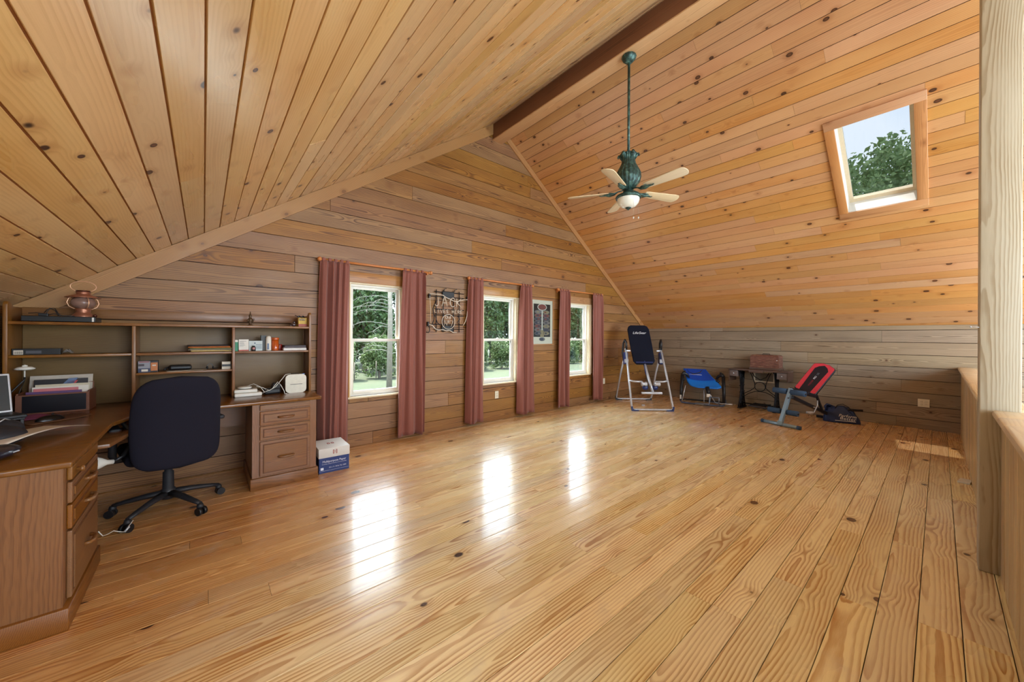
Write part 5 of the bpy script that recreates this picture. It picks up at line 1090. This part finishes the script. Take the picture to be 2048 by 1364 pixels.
MB().tube([(-.19, -.03, .17), (-.205, -.03, .24), (-.18, -.0, .262), (-.14, .01, .235)], .028, 8, flat=.5).build('side_flap', M_BAG, gb)
MB().tube([(-.09, -.05, .21), (-.06, -.06, .27), (.0, -.06, .292), (.07, -.07, .25), (.11, -.08, .19)], .012, 8, flat=.5).build('handle', M_BLACK, gb)
text('Perform', gb, WI, .062, frame((.045, -.118, .115), (1, 0, -.06), (0, .28, 1)), shear=.25, xs=1.0); text('Better', gb, WI, .062, frame((.05, -.128, .075), (1, 0, -.06), (0, .25, 1)), shear=.1, xs=1.2); MB().box(-.10, .14, -.1325, -.131, .038, .046).build('underline', WI, gb)

# small white box on the floor and hook in the post
wb_ = thing('white_floor_block', (5.38, -.150, 0), math.radians(-8), 'small flat white plastic block on the floor by the half wall', 'block')
MB().rbox(-.07, .07, -.045, .03, 0, .016, .004).build('body', M_PLASTW, wb_)
hk = thing('post_hook', (3.405, -.148, 1.395), 0, 'small brass screw hook in the side of the pine post', 'hook')
MB().tube([(0, -.002, 0), (0, .012, .002), (0, .022, .004), (0, .03, .0), (0, .032, .006)], .0022, 6).build('shank', M_CHR, hk); MB().ball((0, .031, .004), .004).build('tip', M_CHR, hk)

# ------------------------------------------------------------------ outdoors
GZ = -1.65
M_GRASS = NT('lawn'); t_ = M_GRASS; tcn_ = t_.n('TexCoord'); f_ = t_.noise(tcn_.outputs['Object'], .5, 6, .7); f2 = t_.noise(tcn_.outputs['Object'], 9, 4, .7)
t_.l(t_.mix(f2, t_.ramp(f_, [(.35, srgb(54, 62, 42)), (.55, srgb(68, 72, 52)), (.7, srgb(80, 76, 62))]), srgb(38, 48, 30)), t_.p.inputs['Base Color']); t_.p.inputs['Roughness'].default_value = .95; M_GRASS = t_.m
lw = MB().grid(lambda u, v: (-60+160*u, 5.2+75*v, GZ+.25*math.sin(u*11)*math.sin(v*7)), 30, 16).build('lawn', M_GRASS); tag(lw, 'mown lawn outside the gable windows', 'lawn', kind='structure')
g2 = MB().box(K+1, 90, -50, 5.2, GZ-.2, GZ).build('ground', M_GRASS); tag(g2, 'grassy ground beyond the far knee wall', 'ground', kind='structure')
def leafmat(name, a, b_):
    t = NT(name); oi = t.n('ObjectInfo'); tcn = t.n('TexCoord'); f = t.noise(tcn.outputs['Object'], 1.3, 3, .7); f2 = t.noise(tcn.outputs['Object'], 14, 2)
    t.l(t.mix(t.math('MULTIPLY_ADD', f2, .5, t.math('MULTIPLY', f, .6)), a, b_), t.p.inputs['Base Color']); t.p.inputs['Roughness'].default_value = .55
    tl = t.n('BsdfTranslucent'); t.l(t.mix(f, a, b_), tl.inputs[0]); mx = t.n('MixShader'); mx.inputs[0].default_value = .3; t.l(t.p.outputs[0], mx.inputs[1]); t.l(tl.outputs[0], mx.inputs[2]); t.l(mx.outputs[0], t.o.inputs[0]); return t.m
LM = [leafmat('leaves_green', srgb(18, 42, 18), srgb(62, 90, 42)), leafmat('leaves_dark', srgb(12, 32, 17), srgb(44, 74, 40)), leafmat('leaves_light', srgb(38, 58, 28), srgb(86, 104, 58))]
M_BARK = simple('bark', srgb(70, 64, 56), .9, noise_amt=.3, nscale=8)
def crown(n, rx, ry, rz, z0, size, seed, blobs=30):
    q = random.Random(seed); vs = []; fs = []
    bl = [(q.uniform(-.75, .75)*rx, q.uniform(-.75, .75)*ry, z0+q.uniform(-.8, .8)*rz, q.uniform(.3, .5)) for _ in range(blobs)]
    for i in range(n):
        bx_, by_, bz_, br = bl[q.randrange(blobs)]
        d = Vector((q.gauss(0, 1), q.gauss(0, 1), q.gauss(0, 1))).normalized()*br*q.uniform(.7, 1.05)
        c = Vector((bx_+d.x*rx, by_+d.y*ry, bz_+d.z*rz)); a = Vector((q.gauss(0, 1), q.gauss(0, 1), q.gauss(0, .6))).normalized(); b_ = a.orthogonal().normalized(); b_.rotate(Matrix.Rotation(q.uniform(0, 6), 3, a)); s = size*q.uniform(.5, 1.3); cc = a.cross(b_)
        k = len(vs); vs += [c-b_*s, c+cc*s*.45, c+b_*s, c-cc*s*.45]; fs.append((k, k+1, k+2, k+3))
    return MB().add(vs, fs)
protos = []
for i, (n, rx, ry, rz, z0, sz) in enumerate(((17000, 2.5, 2.5, 5.2, 6.6, .20), (17000, 2.45, 2.45, 6.0, 7.4, .19), (7000, 2.2, 2.2, 2.7, 3.2, .22), (15000, 2.3, 2.3, 5.2, 6.6, .15))):
    me = crown(n, rx, ry, rz, z0, sz, 20+i).mesh('crown', LM[i] if i < 3 else leafmat('leaves_pale', srgb(92, 120, 70), srgb(150, 176, 120))); tk = MB().tube([(0, 0, -.3), (.1, .05, 3), (-.1, .1, 6.5)], [.22, .17, .08], 8)
    for k in range(5): a = 1.3*k; tk.tube([(0, 0, 2.5+k*.8), (math.cos(a)*1.2, math.sin(a)*1.2, 3.6+k*.9)], [.07, .02], 5)
    protos.append((me, tk.mesh('trunk', M_BARK)))
def tree(x, y, k, s, rz, lab, grp, z=GZ):
    t = empty('tree', (x, y, z), rz, label=lab, cat='tree', group=grp); t.scale = (s, s, s)
    for me, nm in zip(protos[k], ('crown', 'trunk')): o = bpy.data.objects.new(nm, me); COL.objects.link(o); o.parent = t
    return t
q = random.Random(77); GR = 'woods behind the lawn'
W1, W2, W3 = 'leafy tree of the wood seen through the window nearest the desk', 'leafy tree of the wood seen through the middle window', 'leafy tree of the wood seen through the window nearest the exercise equipment'
for row in range(3):
    for k in range(8):
        x = 3.6+6.7*k+2.25*row+(1.2 if row == 2 else 0)+q.uniform(-.1, .1); y = 31.5+6.7*row+q.uniform(-.1, .1); j = 0 if x < 18 else 1 if x < 32 else 2
        lab = (W1, W2, W3)[j]; pass
        tree(x, y, (0, 1, 1)[row], (.98, 1.0, 1.03)[row], q.uniform(0, 6), lab.replace('leafy tree', ('leafy tree in front', 'leafy second-row tree', 'leafy tree at the back')[row]), GR+(' in the first window', ' in the middle window', ' in the last window')[j]+', row %d' % (row+1))
SW = ('low bushy sapling at the foot of the wood in the window nearest the desk', 'low bushy sapling at the foot of the wood in the middle window', 'low bushy sapling at the foot of the wood in the window nearest the exercise equipment')
for i in range(15):
    x = 4+2.95*i+q.uniform(-.1, .1); j = 0 if x < 16 else 1 if x < 28 else 2; t = tree(x, 26.6+q.uniform(-.3, .3), 2, q.uniform(.42, .5), q.uniform(0, 6), SW[j], 'saplings, window %d' % (j+1)); t.name = 'sapling'; t['category'] = 'bush'
# grey half-bare tree standing on the lawn, seen at the right of the first window
bt = empty('bare_tree', (8.55, 21.5, GZ), label='pale half-bare tree on the lawn at the right side of the first window', cat='tree')
mb = MB().tube([(0, 0, -.2), (.05, 0, 4), (0, .1, 9)], [.17, .14, .08], 10); q2 = random.Random(9)
mb.build('trunk', simple('pale_bark', srgb(100, 95, 86), .9, noise_amt=.2, nscale=8), bt); br = MB()
for i in range(30):
    z = 1.8+i*.2; a = q2.choice((PI, 0, PI*.9))+q2.uniform(-.5, .5); L = q2.uniform(1.2, 2.6); p = [Vector((0, 0, z))]
    for k in range(5): p.append(p[-1]+Vector((math.cos(a)*L/5, math.sin(a)*L/5, .12-.10*k*q2.uniform(.5, 1.4))))
    br.tube(p, [.03, .024, .018, .014, .01, .006], 5)
    for k in range(2, 6):
        for s in range(3): br.tube([p[k], p[k]+Vector((q2.uniform(-.35, .35), q2.uniform(-.35, .35), q2.uniform(-.3, .15)))], [.008, .003], 4)
br.build('branches', simple('grey_twigs', srgb(92, 92, 84), .9), bt)
for x in (7.6, 9.2): 
    o = MB().cyl((0, 0, 0), (0, 0, 1.2), .03).build('fence_post', M_BARK, loc=(x, 25.0+(x-7.6)*.3, GZ)); tag(o, 'thin dark fence post at the edge of the lawn', 'fence post', 'fence posts at the lawn edge')
# trees seen through the skylight
SKT = ('leafy treetop seen in the lower left of the skylight', 'leafy treetop seen in the lower middle of the skylight', 'leafy treetop seen in the lower right of the skylight')
for i, (x, y, s) in enumerate(((24, 3.4, .98), (30.5, .5, 1.22), (24, -2.8, 1.0))):
    tree(x, y, 3, s, i*1.7, SKT[i], None)

# ------------------------------------------------------------------ put the origin of every wooden part at its own middle, so that the grain is centred in it
wood_names = {m.name for m in bpy.data.materials if m.node_tree and any(n.type == 'TEX_VORONOI' for n in m.node_tree.nodes)}
for o in list(bpy.data.objects):
    if o.type != 'MESH' or o.data.users > 1 or not o.data.materials or o.data.materials[0].name not in wood_names: continue
    vs = [v.co for v in o.data.vertices]
    if not vs: continue
    c = Vector([(min(v[i] for v in vs)+max(v[i] for v in vs))/2 for i in range(3)])
    if c.length < .03: continue
    ch = [(k, k.matrix_basis.copy()) for k in bpy.data.objects if k.parent == o]
    ml = o.matrix_basis.copy(); o.data.transform(Matrix.Translation(-c)); o.matrix_basis = ml @ Matrix.Translation(c)
    for k, m_k in ch: k.matrix_basis = Matrix.Translation(-c) @ m_k
